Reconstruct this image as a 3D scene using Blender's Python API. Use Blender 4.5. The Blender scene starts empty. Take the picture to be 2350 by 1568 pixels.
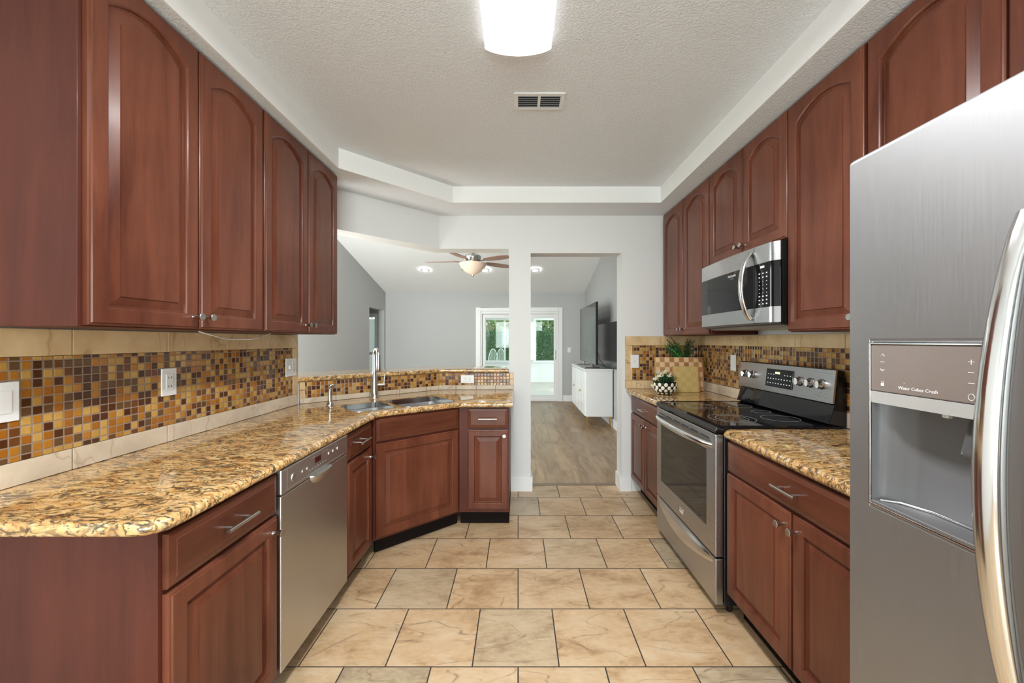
import bpy, bmesh, math, random
from mathutils import Vector, Matrix
R = math.radians
random.seed(7)
S = bpy.context.scene
COL = S.collection
# ------------------------------------------------------------------ camera
F_PX, W_PX, H_PX = 905.0, 2350.0, 1568.0
CAMZ = 1.335
cd = bpy.data.cameras.new('camera'); cam = bpy.data.objects.new('camera', cd); COL.objects.link(cam)
cam.location = (0, 0, CAMZ); cam.rotation_euler = (R(90), 0, 0)
cd.sensor_fit = 'HORIZONTAL'; cd.sensor_width = 36.0
cd.lens = 36.0 * F_PX / W_PX
cd.shift_x = -(1189 - 1175) / W_PX
cd.shift_y = (782 - 784) / W_PX
cd.clip_start = 0.02; cd.clip_end = 200
S.camera = cam
# ------------------------------------------------------------------ world, colour
S.view_settings.view_transform = 'Standard'; S.view_settings.look = 'None'
S.view_settings.exposure = 0.42; S.view_settings.gamma = 1.0; S.view_settings.use_curve_mapping = False
wd = bpy.data.worlds.new('sky'); S.world = wd; wd.use_nodes = True
bg = wd.node_tree.nodes['Background']; bg.inputs[0].default_value = (0.86, 0.93, 1.0, 1); bg.inputs[1].default_value = 1.9

def area(name, loc, rot, sx, sy, power, color=(1, 1, 1)):
    l = bpy.data.lights.new(name, 'AREA'); l.shape = 'RECTANGLE'; l.size = sx; l.size_y = sy
    l.energy = power; l.color = color
    o = bpy.data.objects.new(name, l); COL.objects.link(o); o.location = loc; o.rotation_euler = rot
    return o
# fill lamps added to brighten the rooms, standing in for daylight from unseen openings
area('added_fill_behind', (0.05, -2.95, 1.35), (R(100), 0, 0), 2.4, 2.0, 140, (0.97, 0.985, 1.0))  # added fill for the kitchen, outside the made-up back window
area('added_fill_living_left', (-3.9, 3.95, 1.9), (0, R(-80), 0), 2.0, 2.1, 110, (1.0, 0.98, 0.96))  # added living room fill, outside a made-up left wall window
area('added_fill_living_near', (-2.3, 2.2, 1.3), (R(120), 0, 0), 1.1, 2.0, 210, (1.0, 0.985, 0.965))  # added fill tilted up to lift the living room ceiling
area('added_fill_porch', (5.2, 10.8, 1.6), (0, R(90), 0), 2.4, 3.2, 120, (0.96, 0.985, 1.0))  # added fill lamp at the unseen open side of the porch
sun = bpy.data.lights.new('sun', 'SUN'); sun.energy = 1.6; sun.angle = R(3); sun.color = (1, .96, .88)
so = bpy.data.objects.new('sun', sun); COL.objects.link(so); so.rotation_euler = (R(38), R(18), 0)

# ------------------------------------------------------------------ node helper
class NT:
    def __init__(s, name):
        s.m = bpy.data.materials.new(name); s.m.use_nodes = True
        s.t = s.m.node_tree; s.n = s.t.nodes; s.b = s.n['Principled BSDF']; s.out = s.n['Material Output']
    def add(s, typ, **kw):
        n = s.n.new(typ)
        ins = kw.pop('ins', {})
        for k, v in kw.items(): setattr(n, k, v)
        for k, v in ins.items(): s.set(n.inputs[k], v)
        return n
    def set(s, sock, v):
        if isinstance(v, bpy.types.NodeSocket): s.t.links.new(v, sock)
        elif isinstance(v, bpy.types.Node): s.t.links.new(v.outputs[0], sock)
        else:
            if sock.type == 'RGBA' and len(v) == 3: v = (*v, 1)
            sock.default_value = v
    def math(s, op, a, b=0.0, c=0.0):
        n = s.add('ShaderNodeMath', operation=op); s.set(n.inputs[0], a); s.set(n.inputs[1], b)
        if op in ('MULTIPLY_ADD', 'COMPARE', 'SMOOTH_MIN'): s.set(n.inputs[2], c)
        return n.outputs[0]
    def vmath(s, op, a, b=(0, 0, 0)):
        n = s.add('ShaderNodeVectorMath', operation=op); s.set(n.inputs[0], a); s.set(n.inputs[1], b); return n.outputs[0]
    def obj(s): return s.add('ShaderNodeTexCoord').outputs['Object']
    def mapping(s, v, scale=(1, 1, 1), rot=(0, 0, 0), loc=(0, 0, 0)):
        return s.add('ShaderNodeMapping', ins={'Vector': v, 'Scale': scale, 'Rotation': rot, 'Location': loc}).outputs[0]
    def noise(s, v, scale, detail=3, rough=.5, dist=0):
        return s.add('ShaderNodeTexNoise', ins={'Vector': v, 'Scale': scale, 'Detail': detail, 'Roughness': rough, 'Distortion': dist})
    def ramp(s, f, stops, const=False):
        n = s.add('ShaderNodeValToRGB'); s.set(n.inputs[0], f)
        cr = n.color_ramp; cr.interpolation = 'CONSTANT' if const else 'LINEAR'
        while len(cr.elements) < len(stops): cr.elements.new(.5)
        for e, (p, c) in zip(cr.elements, stops):
            e.position = p; e.color = (*c, 1) if len(c) == 3 else c
        return n.outputs[0]
    def mix(s, f, a, b, blend='MIX'):
        n = s.add('ShaderNodeMix', data_type='RGBA', blend_type=blend)
        s.set(n.inputs[0], f); s.set(n.inputs[6], a); s.set(n.inputs[7], b); return n.outputs[2]
    def xyz(s, v):
        n = s.add('ShaderNodeSeparateXYZ'); s.set(n.inputs[0], v); return n.outputs
    def comb(s, x, y, z):
        n = s.add('ShaderNodeCombineXYZ'); s.set(n.inputs[0], x); s.set(n.inputs[1], y); s.set(n.inputs[2], z); return n.outputs[0]
    def bump(s, h, strength=.3, dist=.01):
        n = s.add('ShaderNodeBump', ins={'Strength': strength, 'Distance': dist, 'Height': h}); s.set(s.b.inputs['Normal'], n.outputs[0])
    def fin(s, col=None, rough=None, metal=None, spec=None, **kw):
        if col is not None: s.set(s.b.inputs['Base Color'], col)
        if rough is not None: s.set(s.b.inputs['Roughness'], rough)
        if metal is not None: s.set(s.b.inputs['Metallic'], metal)
        if spec is not None: s.set(s.b.inputs['Specular IOR Level'], spec)
        for k, v in kw.items(): s.set(s.b.inputs[k.replace('_', ' ')], v)
        return s.m

def lin(r, g, b):
    f = lambda c: (c / 255 / 12.92) if c / 255 <= .04045 else ((c / 255 + .055) / 1.055) ** 2.4
    return (f(r), f(g), f(b))

def m_plain(name, col, rough=.5, metal=0, bumpy=0, scale=60, **kw):
    n = NT(name); v = n.obj(); no = n.noise(v, scale, 3)
    c = n.mix(n.math('MULTIPLY', no.outputs[0], .12), col, tuple(x * .7 for x in col))
    if bumpy: n.bump(no.outputs[0], bumpy, .004)
    return n.fin(c, rough, metal, **kw)

def m_wood(name, dark, light, rough=.3, along='z'):
    n = NT(name); v = n.obj()
    rnd = n.add('ShaderNodeObjectInfo').outputs['Random']
    v = n.vmath('ADD', v, n.comb(n.math('MULTIPLY', rnd, 7.0), n.math('MULTIPLY', rnd, 3.0), n.math('MULTIPLY', rnd, 5.0)))
    sc = {'z': (1, 1, .1), 'x': (.1, 1, 1), 'y': (1, .1, 1)}[along]
    vv = n.mapping(v, sc)
    a = n.noise(vv, 14, 4, .6, .6); b = n.noise(vv, 120, 3, .6); big = n.noise(v, 2.2, 2)
    f = n.math('ADD', n.math('MULTIPLY', a.outputs[0], .55), n.math('MULTIPLY', b.outputs[0], .15))
    f = n.math('ADD', f, n.math('MULTIPLY', big.outputs[0], .45))
    c = n.ramp(f, [(.38, dark), (.72, light)])
    n.bump(b.outputs[0], .04, .001)
    return n.fin(c, rough, spec=.28, Coat_Weight=.10, Coat_Roughness=.15)

def m_granite():
    n = NT('granite'); v = n.obj()
    v0 = n.mapping(v, (.55, 1.3, 1.0), (0, 0, R(-12)))
    w = n.noise(v0, 9, 2, .5)
    vd = n.vmath('ADD', v0, n.vmath('MULTIPLY', n.vmath('SUBTRACT', w.outputs[1], (.5, .5, .5)), (.09, .09, .09)))
    tone = n.noise(vd, 34, 3, .55)
    base = n.ramp(tone.outputs[0], [(.34, lin(170, 118, 62)), (.43, lin(206, 158, 96)), (.54, lin(222, 182, 122)), (.68, lin(230, 202, 154))])
    big = n.noise(v0, 6, 2)
    base = n.mix(n.ramp(big.outputs[0], [(.45, (0, 0, 0)), (.7, (.5, .5, .5))]), base, lin(190, 150, 104))
    def vein(scale, wd, dist, off):
        q = n.noise(n.vmath('ADD', vd, off), scale, 2, .5, dist)
        d = n.math('ABSOLUTE', n.math('SUBTRACT', q.outputs[0], .5))
        return n.xyz(n.ramp(d, [(0, (1, 1, 1)), (wd, (.9, .9, .9)), (wd * 2.0, (0, 0, 0))]))[0]
    m1 = n.xyz(n.ramp(n.noise(v0, 26, 2).outputs[0], [(.40, (.15, .15, .15)), (.58, (1, 1, 1))]))[0]
    v1 = n.math('MULTIPLY', vein(30, .030, .6, (0, 0, 0)), m1)
    v2 = n.math('MULTIPLY', vein(50, .028, .5, (3, 1, 2)), n.xyz(n.ramp(n.noise(v0, 19, 2).outputs[0], [(.42, (0, 0, 0)), (.6, (1, 1, 1))]))[0])
    dk = n.math('MAXIMUM', v1, v2)
    c = n.mix(n.math('MULTIPLY', dk, .85), base, lin(44, 30, 22))
    sp = n.xyz(n.ramp(n.noise(v0, 95, 3, .65).outputs[0], [(.57, (0, 0, 0)), (.62, (1, 1, 1))]))[0]
    c = n.mix(n.math('MULTIPLY', sp, .85), c, lin(62, 56, 54))
    gz = n.xyz(n.ramp(n.noise(n.vmath('ADD', v0, (5, 5, 5)), 40, 3, .6).outputs[0], [(.64, (0, 0, 0)), (.70, (1, 1, 1))]))[0]
    c = n.mix(n.math('MULTIPLY', gz, .7), c, lin(176, 172, 164))
    return n.fin(c, .09, Coat_Weight=.4, Coat_Roughness=.04)

def m_mosaic(pitch=.0283, gap=.068):
    n = NT('glass_mosaic'); v = n.obj(); x, y, z = n.xyz(v)
    u = n.math('DIVIDE', x, pitch); w = n.math('DIVIDE', z, pitch)
    iu = n.math('FLOOR', u); iw = n.math('FLOOR', w)
    fu = n.math('SUBTRACT', u, iu); fw = n.math('SUBTRACT', w, iw)
    du = n.math('SUBTRACT', .5, n.math('ABSOLUTE', n.math('SUBTRACT', fu, .5)))
    dw = n.math('SUBTRACT', .5, n.math('ABSOLUTE', n.math('SUBTRACT', fw, .5)))
    d = n.math('MINIMUM', du, dw)
    rnd = n.add('ShaderNodeTexWhiteNoise', noise_dimensions='2D', ins={'Vector': n.comb(iu, iw, 0)})
    c = n.ramp(rnd.outputs[0], [(0, lin(72, 38, 20)), (.19, lin(104, 62, 30)), (.30, lin(160, 98, 28)), (.44, lin(176, 116, 38)), (.60, lin(196, 154, 82)), (.78, lin(186, 142, 70)), (.90, lin(96, 70, 44))], True)
    rich = n.noise(v, 90, 2)
    c = n.mix(n.math('MULTIPLY', rich.outputs[0], .3), c, lin(96, 56, 18), 'MIX')
    tile = n.math('GREATER_THAN', d, gap)
    col = n.mix(tile, lin(140, 120, 104), c)
    rough = n.math('SUBTRACT', .75, n.math('MULTIPLY', tile, .62))
    h = n.add('ShaderNodeMapRange', interpolation_type='SMOOTHSTEP', ins={0: d, 1: gap * .6, 2: gap * 2.4})
    n.bump(h.outputs[0], .6, .002)
    return n.fin(col, rough)

def m_stone(name, a, b, vein, scale=5.0, rough=.38):
    n = NT(name); v = n.obj()
    rnd = n.add('ShaderNodeObjectInfo').outputs['Random']
    no = n.noise(v, scale, 5, .6, .4); no2 = n.noise(v, scale * 9, 3, .6)
    c = n.ramp(no.outputs[0], [(.35, a), (.65, b)])
    c = n.mix(n.math('MULTIPLY', no2.outputs[0], .3), c, tuple(q * .75 for q in a))
    vn = n.math('ABSOLUTE', n.math('SUBTRACT', n.noise(n.mapping(v, (1, 1, .5)), scale * .8, 3, .5, .8).outputs[0], .5))
    f = n.ramp(vn, [(0, (1, 1, 1)), (.012, (0, 0, 0))])
    c = n.mix(n.math('MULTIPLY', n.xyz(f)[0], .5), c, vein)
    return n.fin(c, rough)

def m_floor_tile():
    n = NT('slate_floor_tile'); v = n.obj(); x, y, z = n.xyz(v)
    py, px = .3487, .3560
    r = n.math('DIVIDE', n.math('SUBTRACT', y, 1.613 - 10 * py), py); ir = n.math('FLOOR', r); fr = n.math('SUBTRACT', r, ir)
    par = n.math('MODULO', ir, 2.0)
    sh = n.math('MULTIPLY', n.math('SUBTRACT', 1.0, par), -.188 )
    u = n.math('DIVIDE', n.math('ADD', n.math('SUBTRACT', x, sh), 20 * px), px); iu = n.math('FLOOR', u); fu = n.math('SUBTRACT', u, iu)
    du = n.math('MULTIPLY', n.math('SUBTRACT', .5, n.math('ABSOLUTE', n.math('SUBTRACT', fu, .5))), px)
    dr = n.math('MULTIPLY', n.math('SUBTRACT', .5, n.math('ABSOLUTE', n.math('SUBTRACT', fr, .5))), py)
    d = n.math('MINIMUM', du, dr)
    wn = n.add('ShaderNodeTexWhiteNoise', noise_dimensions='2D', ins={'Vector': n.comb(iu, ir, 0)})
    vv = n.vmath('ADD', v, n.vmath('MULTIPLY', wn.outputs[1], (9, 9, 9)))
    ang = n.mapping(vv, (1, 1.9, 1), (0, 0, R(-28)))
    a = n.noise(ang, 3.2, 6, .62, .5); b = n.noise(ang, 22, 5, .65, .3)
    f = n.math('ADD', n.math('MULTIPLY', a.outputs[0], .7), n.math('MULTIPLY', b.outputs[0], .3))
    warm = n.ramp(f, [(.34, lin(164, 130, 94)), (.5, lin(202, 170, 132)), (.68, lin(216, 192, 160))])
    cool = n.ramp(f, [(.34, lin(150, 130, 106)), (.5, lin(188, 168, 138)), (.68, lin(204, 188, 164))])
    c = n.mix(n.ramp(wn.outputs[0], [(.55, (0, 0, 0)), (.9, (1, 1, 1))]), warm, cool)
    cr = n.noise(n.mapping(vv, (.8, 2.2, 1), (0, 0, R(-30))), 2.2, 2, .4, .25)
    vn = n.math('ABSOLUTE', n.math('SUBTRACT', cr.outputs[0], .5))
    vf = n.ramp(vn, [(0, (1, 1, 1)), (.009, (0, 0, 0))])
    st = n.noise(n.mapping(vv, (2, 7, 1), (0, 0, R(-30))), 3.5, 5, .7, .6)
    c = n.mix(n.xyz(n.ramp(st.outputs[0], [(.56, (0, 0, 0)), (.74, (.65, .65, .65))]))[0], c, lin(140, 112, 86))
    c = n.mix(n.xyz(n.ramp(st.outputs[0], [(.26, (.5, .5, .5)), (.42, (0, 0, 0))]))[0], c, lin(226, 208, 180))
    c = n.mix(n.math('MULTIPLY', n.math('MULTIPLY', n.xyz(vf)[0], n.xyz(n.ramp(b.outputs[0], [(.4, (0, 0, 0)), (.6, (1, 1, 1))]))[0]), .7), c, lin(112, 84, 60))
    g = n.math('LESS_THAN', d, .0028)
    c = n.mix(g, c, lin(58, 50, 42))
    hh = n.math('SUBTRACT', n.math('MULTIPLY', f, .6), n.math('ADD', n.math('MULTIPLY', g, 1.0), n.math('MULTIPLY', n.xyz(vf)[0], .25)))
    n.bump(hh, .35, .004)
    return n.fin(c, n.math('ADD', .34, n.math('MULTIPLY', g, .4)))

def m_planks():
    n = NT('plank_floor'); v = n.obj(); x, y, z = n.xyz(v)
    pw, pl = .18, 1.2
    u = n.math('DIVIDE', n.math('ADD', x, 10), pw); iu = n.math('FLOOR', u); fu = n.math('SUBTRACT', u, iu)
    off = n.add('ShaderNodeTexWhiteNoise', noise_dimensions='1D', ins={'W': iu}).outputs[0]
    w = n.math('ADD', n.math('DIVIDE', y, pl), n.math('MULTIPLY', off, 3.0)); iw = n.math('FLOOR', w); fw = n.math('SUBTRACT', w, iw)
    wn = n.add('ShaderNodeTexWhiteNoise', noise_dimensions='2D', ins={'Vector': n.comb(iu, iw, 0)})
    vv = n.vmath('ADD', n.mapping(v, (1, .16, 1)), n.vmath('MULTIPLY', wn.outputs[1], (5, 5, 5)))
    a = n.noise(vv, 9, 5, .6, .8); b = n.noise(vv, 60, 3)
    f = n.math('ADD', n.math('MULTIPLY', a.outputs[0], .8), n.math('MULTIPLY', b.outputs[0], .2))
    c = n.ramp(f, [(.3, lin(118, 92, 68)), (.5, lin(166, 138, 108)), (.7, lin(188, 162, 132))])
    c = n.mix(n.math('MULTIPLY', wn.outputs[0], .35), c, lin(120, 100, 82))
    du = n.math('MULTIPLY', n.math('SUBTRACT', .5, n.math('ABSOLUTE', n.math('SUBTRACT', fu, .5))), pw)
    dw = n.math('MULTIPLY', n.math('SUBTRACT', .5, n.math('ABSOLUTE', n.math('SUBTRACT', fw, .5))), pl)
    g = n.math('LESS_THAN', n.math('MINIMUM', du, dw), .0012)
    c = n.mix(n.math('MULTIPLY', g, .6), c, lin(70, 56, 44))
    return n.fin(c, .38)

def m_steel(name, col=(.60, .60, .60), rough=.27, brush=(1, 1, .02), var=.1):
    n = NT(name); v = n.obj()
    no = n.noise(n.mapping(v, tuple(b * 300 for b in brush)), 1.0, 3, .6)
    big = n.noise(v, 3.5, 2)
    r = n.math('ADD', rough - var / 2, n.math('ADD', n.math('MULTIPLY', no.outputs[0], var), n.math('MULTIPLY', big.outputs[0], .06)))
    n.bump(no.outputs[0], .008, .0003)
    return n.fin(col, r, 1.0)

def m_paint(name, col, tex=0, scale=70, rough=.85):
    n = NT(name); v = n.obj(); no = n.noise(v, scale, 3, .55, .6)
    if tex: n.bump(n.ramp(no.outputs[0], [(.42, (0, 0, 0)), (.6, (1, 1, 1))]), tex, .006)
    c = n.mix(n.math('MULTIPLY', n.noise(v, 1.5, 2).outputs[0], .06), col, tuple(q * .9 for q in col))
    return n.fin(c, rough)

def m_emit(name, col, st):
    n = NT(name); n.fin((.8, .8, .8), .4); n.set(n.b.inputs['Emission Color'], (*col, 1)); n.b.inputs['Emission Strength'].default_value = st
    return n.m

def m_glass(name, tint=(1, 1, 1), refl=.08):
    n = NT(name); tr = n.add('ShaderNodeBsdfTransparent', ins={0: (*tint, 1)}); gl = n.add('ShaderNodeBsdfGlossy', ins={'Roughness': .02})
    fr = n.add('ShaderNodeFresnel', ins={'IOR': 1.4}); mx = n.add('ShaderNodeMixShader')
    n.set(mx.inputs[0], fr.outputs[0]); n.set(mx.inputs[1], tr.outputs[0]); n.set(mx.inputs[2], gl.outputs[0])
    n.t.links.new(mx.outputs[0], n.out.inputs[0]); return n.m

def m_checker(name, a, b, c3, sx, sz):
    n = NT(name); x, y, z = n.xyz(n.obj())
    iu = n.math('FLOOR', n.math('DIVIDE', n.math('ADD', x, 5 * sx), sx)); iw = n.math('FLOOR', n.math('DIVIDE', z, sz))
    p = n.math('MODULO', n.math('ADD', iu, iw), 2.0)
    wn = n.add('ShaderNodeTexWhiteNoise', noise_dimensions='2D', ins={'Vector': n.comb(iu, iw, 0)})
    dk = n.mix(wn.outputs[0], b, c3)
    g = n.noise(n.mapping(n.obj(), (3, 1, 30)), 8, 3)
    c = n.mix(p, a, dk); c = n.mix(n.math('MULTIPLY', g.outputs[0], .3), c, b)
    return n.fin(c, .45)

M = {}
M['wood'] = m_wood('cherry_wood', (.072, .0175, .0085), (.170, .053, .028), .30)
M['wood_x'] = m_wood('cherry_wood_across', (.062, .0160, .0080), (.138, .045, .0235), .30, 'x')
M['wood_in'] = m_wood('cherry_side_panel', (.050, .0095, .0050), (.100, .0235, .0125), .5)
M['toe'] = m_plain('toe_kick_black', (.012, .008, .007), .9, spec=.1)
M['granite'] = m_granite()
M['mosaic'] = m_mosaic()
M['trav'] = m_stone('travertine_tile', lin(200, 168, 122), lin(226, 200, 158), lin(150, 112, 74))
M['travl'] = m_stone('pale_base_tile', lin(196, 178, 156), lin(222, 206, 184), lin(150, 124, 100))
M['grout'] = m_plain('grout', lin(120, 100, 82), .9)
M['floor'] = m_floor_tile(); M['plank'] = m_planks()
M['wall'] = m_paint('wall_paint', (.70, .70, .70), .05, 200)
M['wall2'] = m_paint('living_wall_paint', (.46, .46, .463), .05, 200)
M['ceil'] = m_paint('ceiling_paint', (.74, .765, .795), .34, 100)
M['ceil2'] = m_paint('living_ceiling_paint', (.84, .84, .845), .1, 85)
M['trim'] = m_paint('white_trim', (.80, .80, .80), 0, 60, .4)
M['fascia'] = m_paint('tray_fascia_white', (.84, .84, .84), 0, 60, .6)
M['steel'] = m_steel('brushed_steel'); M['steel_f'] = m_steel('fridge_steel', (.35, .35, .355), .50, (1, 1, .02), .14)
M['steel_dw'] = m_steel('dishwasher_steel', (.56, .55, .53), .32, (1, 1, .02), .1)
M['steel_x'] = m_steel('range_steel', (.46, .46, .47), .26, (.02, 1, 1), .08)
M['chrome'] = m_steel('polished_metal', (.75, .75, .75), .12, (1, 1, 1), .03)
M['nickel'] = m_steel('satin_nickel', (.52, .51, .49), .22, (1, 1, 1), .05)
M['black'] = m_plain('black_enamel', (.012, .012, .013), .22)
M['glassb'] = m_plain('black_glass', (.008, .008, .010), .05, spec=.4)
M['ovenglass'] = m_plain('oven_window_glass', (.020, .018, .016), .04, spec=.55)
M['screen'] = m_plain('screen_black', (.012, .014, .016), .14, spec=.3)
M['white'] = m_plain('white_plastic', (.78, .78, .78), .35)
M['slot'] = m_plain('dark_slot', (.02, .02, .02), .6)
M['grey'] = m_plain('grey_print', (.25, .25, .25), .5)
M['white_print'] = m_plain('white_print', (.75, .75, .75), .5)
M['panelgrey'] = m_plain('dispenser_panel', lin(124, 113, 107), .25)
M['plas'] = m_plain('grey_plastic', (.30, .31, .32), .25)
M['clear'] = m_plain('smoky_plastic', (.16, .16, .16), .08, Transmission_Weight=.5)
M['gold'] = m_steel('brass', (.55, .36, .15), .3, (1, 1, 1), .05)
M['lacq'] = m_plain('white_lacquer', (.74, .74, .75), .15)
M['fanwood'] = m_wood('fan_blade_wood', (.16, .07, .045), (.30, .15, .10), .35, 'x')
M['bowlglass'] = m_emit('fan_bowl_glass', (1.0, .80, .64), .04)
M['bowlglass'].node_tree.nodes['Principled BSDF'].inputs['Base Color'].default_value = (.66, .50, .40, 1)
M['lens'] = m_emit('fixture_lens', (1.0, .985, .975), 1.6)
M['can'] = m_emit('recessed_lamp', (1, .98, .94), 60)
M['glass'] = m_glass('clear_glass', (.93, .98, .96))
M['leaf'] = m_plain('leaf_green', lin(62, 110, 40), .5, scale=8)
M['hedge'] = m_plain('hedge_green', lin(48, 86, 44), .6, scale=5)
M['hedge2'] = m_plain('hedge_light_green', lin(118, 140, 88), .6, scale=5)
M['treeleaf'] = m_plain('tree_leaf', lin(140, 158, 104), .6, scale=4)
M['bark'] = m_plain('bark', lin(150, 128, 104), .8, bumpy=.4)
M['grass'] = m_plain('lawn_green', lin(90, 120, 60), .9)
M['porch'] = m_stone('porch_tile', lin(196, 190, 178), lin(214, 208, 198), lin(160, 150, 140), 2.0, .4)
M['dleaf'] = m_plain('dark_leaf', lin(34, 74, 42), .45, scale=30)
M['dleaf2'] = m_plain('bright_leaf', lin(60, 130, 44), .45, scale=30)
M['petal'] = m_plain('cream_petal', lin(240, 236, 214), .6)
M['bowl'] = m_plain('dark_bowl', (.02, .015, .013), .25)
M['shell'] = m_plain('shell_white', lin(232, 226, 208), .4)
M['check'] = m_checker('checkered_wood', lin(232, 204, 156), lin(196, 146, 98), lin(166, 108, 72), .0405, .0405)
M['board'] = m_checker('pale_bamboo', lin(208, 182, 118), lin(202, 174, 108), lin(198, 168, 104), .042, .042)
M['boardedge'] = m_wood('board_edge_wood', lin(160, 104, 66), lin(206, 160, 110), .4)
M['cord'] = m_plain('white_cord', (.7, .7, .68), .4)
M['led'] = m_emit('green_digits', (.5, .8, .1), 1.2)
M['wallblk'] = m_plain('glossy_dark_panel', (.05, .05, .055), .18)

# ------------------------------------------------------------------ mesh helpers
class MB:
    def __init__(s): s.v = []; s.f = []
    def quad(s, *p):
        b = len(s.v); s.v += [tuple(q) for q in p]; s.f.append(tuple(range(b, b + len(p)))); return s
    def box(s, x0, x1, y0, y1, z0, z1):
        x0, x1 = sorted((x0, x1)); y0, y1 = sorted((y0, y1)); z0, z1 = sorted((z0, z1))
        b = len(s.v); s.v += [(x, y, z) for z in (z0, z1) for y in (y0, y1) for x in (x0, x1)]
        s.f += [tuple(b + i for i in q) for q in ((0, 2, 3, 1), (4, 5, 7, 6), (0, 1, 5, 4), (2, 6, 7, 3), (0, 4, 6, 2), (1, 3, 7, 5))]; return s
    def prism(s, poly, z0, z1):
        n = len(poly); a = sum(poly[i][0] * poly[(i + 1) % n][1] - poly[(i + 1) % n][0] * poly[i][1] for i in range(n))
        if a < 0: poly = poly[::-1]
        b = len(s.v); s.v += [(x, y, z0) for x, y in poly] + [(x, y, z1) for x, y in poly]
        s.f.append(tuple(b + i for i in range(n))[::-1]); s.f.append(tuple(b + n + i for i in range(n)))
        for i in range(n):
            j = (i + 1) % n; s.f.append((b + i, b + j, b + n + j, b + n + i))
        return s
    def loops(s, loops, cap0=True, cap1=True, closed=True):
        n = len(loops[0]); b = len(s.v)
        for l in loops: s.v += [tuple(p) for p in l]
        for k in range(len(loops) - 1):
            for i in range(n if closed else n - 1):
                j = (i + 1) % n; a0 = b + k * n; a1 = a0 + n
                s.f.append((a0 + i, a0 + j, a1 + j, a1 + i))
        if cap0: s.f.append(tuple(b + i for i in range(n))[::-1])
        if cap1: s.f.append(tuple(b + (len(loops) - 1) * n + i for i in range(n)))
        return s
    def tube(s, pts, r, n=10, caps=True, flat=None):
        pts = [Vector(p) for p in pts]; rs = r if isinstance(r, (list, tuple)) else [r] * len(pts)
        lp = []; up = None
        for i, p in enumerate(pts):
            t = (pts[min(i + 1, len(pts) - 1)] - pts[max(i - 1, 0)]).normalized()
            if up is None:
                up = Vector((0, 0, 1)) if abs(t.z) < .9 else Vector((1, 0, 0))
            up = (up - t * up.dot(t)).normalized(); sd = t.cross(up)
            fx, fy = flat if flat else (1, 1)
            lp.append([p + (sd * math.cos(a) * fx + up * math.sin(a) * fy) * rs[i] for a in [2 * math.pi * k / n for k in range(n)]])
        return s.loops(lp, caps, caps)
    def lathe(s, prof, o=(0, 0, 0), axis='z', n=24, caps=True):
        o = Vector(o); lp = []
        for r, h in prof:
            l = []
            for k in range(n):
                a = 2 * math.pi * k / n; c, d = r * math.cos(a), r * math.sin(a)
                if axis == 'z': q = Vector((c, d, h))
                elif axis == 'y': q = Vector((d, h, c))
                else: q = Vector((h, c, d))
                l.append(o + q)
            lp.append(l)
        return s.loops(lp, caps and prof[0][0] > 1e-6, caps and prof[-1][0] > 1e-6)
    def build(s, name, mat, parent=None, smooth=None, bevel=0, seg=2):
        me = bpy.data.meshes.new(name); me.from_pydata(s.v, [], s.f); me.update()
        bm = bmesh.new(); bm.from_mesh(me); bmesh.ops.remove_doubles(bm, verts=bm.verts, dist=1e-6); bmesh.ops.recalc_face_normals(bm, faces=bm.faces); bm.to_mesh(me); bm.free()
        for m in (mat if isinstance(mat, list) else [mat]): me.materials.append(M[m] if isinstance(m, str) else m)
        if smooth is not None:
            me.shade_smooth(); me.set_sharp_from_angle(angle=R(smooth))
        o = bpy.data.objects.new(name, me); COL.objects.link(o)
        if parent: o.parent = parent
        if bevel:
            b = o.modifiers.new('bevel', 'BEVEL'); b.width = bevel; b.segments = seg; b.limit_method = 'ANGLE'; b.angle_limit = R(40)
        return o

def thing(name, label, cat, loc=(0, 0, 0), rz=0, group=None):
    o = bpy.data.objects.new(name, None); COL.objects.link(o); o.empty_display_size = .05
    o.location = loc; o.rotation_euler = (0, 0, rz); o['label'] = label; o['category'] = cat
    if group: o['group'] = group
    return o
def tag(o, label, cat, group=None, kind=None):
    o['label'] = label; o['category'] = cat
    if group: o['group'] = group
    if kind: o['kind'] = kind
    return o
def struct(o): o['kind'] = 'structure'; return o
def lab(o, l): o['label'] = l; return o
def dup(root, loc, rz=None, label=None):
    r = root.copy(); COL.objects.link(r); r.location = loc
    if rz is not None: r.rotation_euler = (0, 0, rz)
    if label: r['label'] = label
    def rec(src, dst):
        for ch in list(src.children):
            c = ch.copy(); COL.objects.link(c); c.parent = dst; rec(ch, c)
    rec(root, r)
    return r

def text(name, s, size, mat, parent, loc, rot, align='CENTER', ext=.0003):
    cu = bpy.data.curves.new(name, 'FONT'); cu.body = s; cu.size = size; cu.extrude = ext; cu.align_x = align; cu.align_y = 'CENTER'; cu.resolution_u = 3
    t = bpy.data.objects.new(name + '_c', cu); COL.objects.link(t)
    bpy.context.view_layer.update()
    me = bpy.data.meshes.new_from_object(t.evaluated_get(bpy.context.evaluated_depsgraph_get()))
    bpy.data.objects.remove(t)
    me.materials.clear(); me.materials.append(M[mat])
    o = bpy.data.objects.new(name, me); COL.objects.link(o); o.parent = parent; o.location = loc; o.rotation_euler = rot
    return o
FRONT = (R(90), 0, 0)

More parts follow.
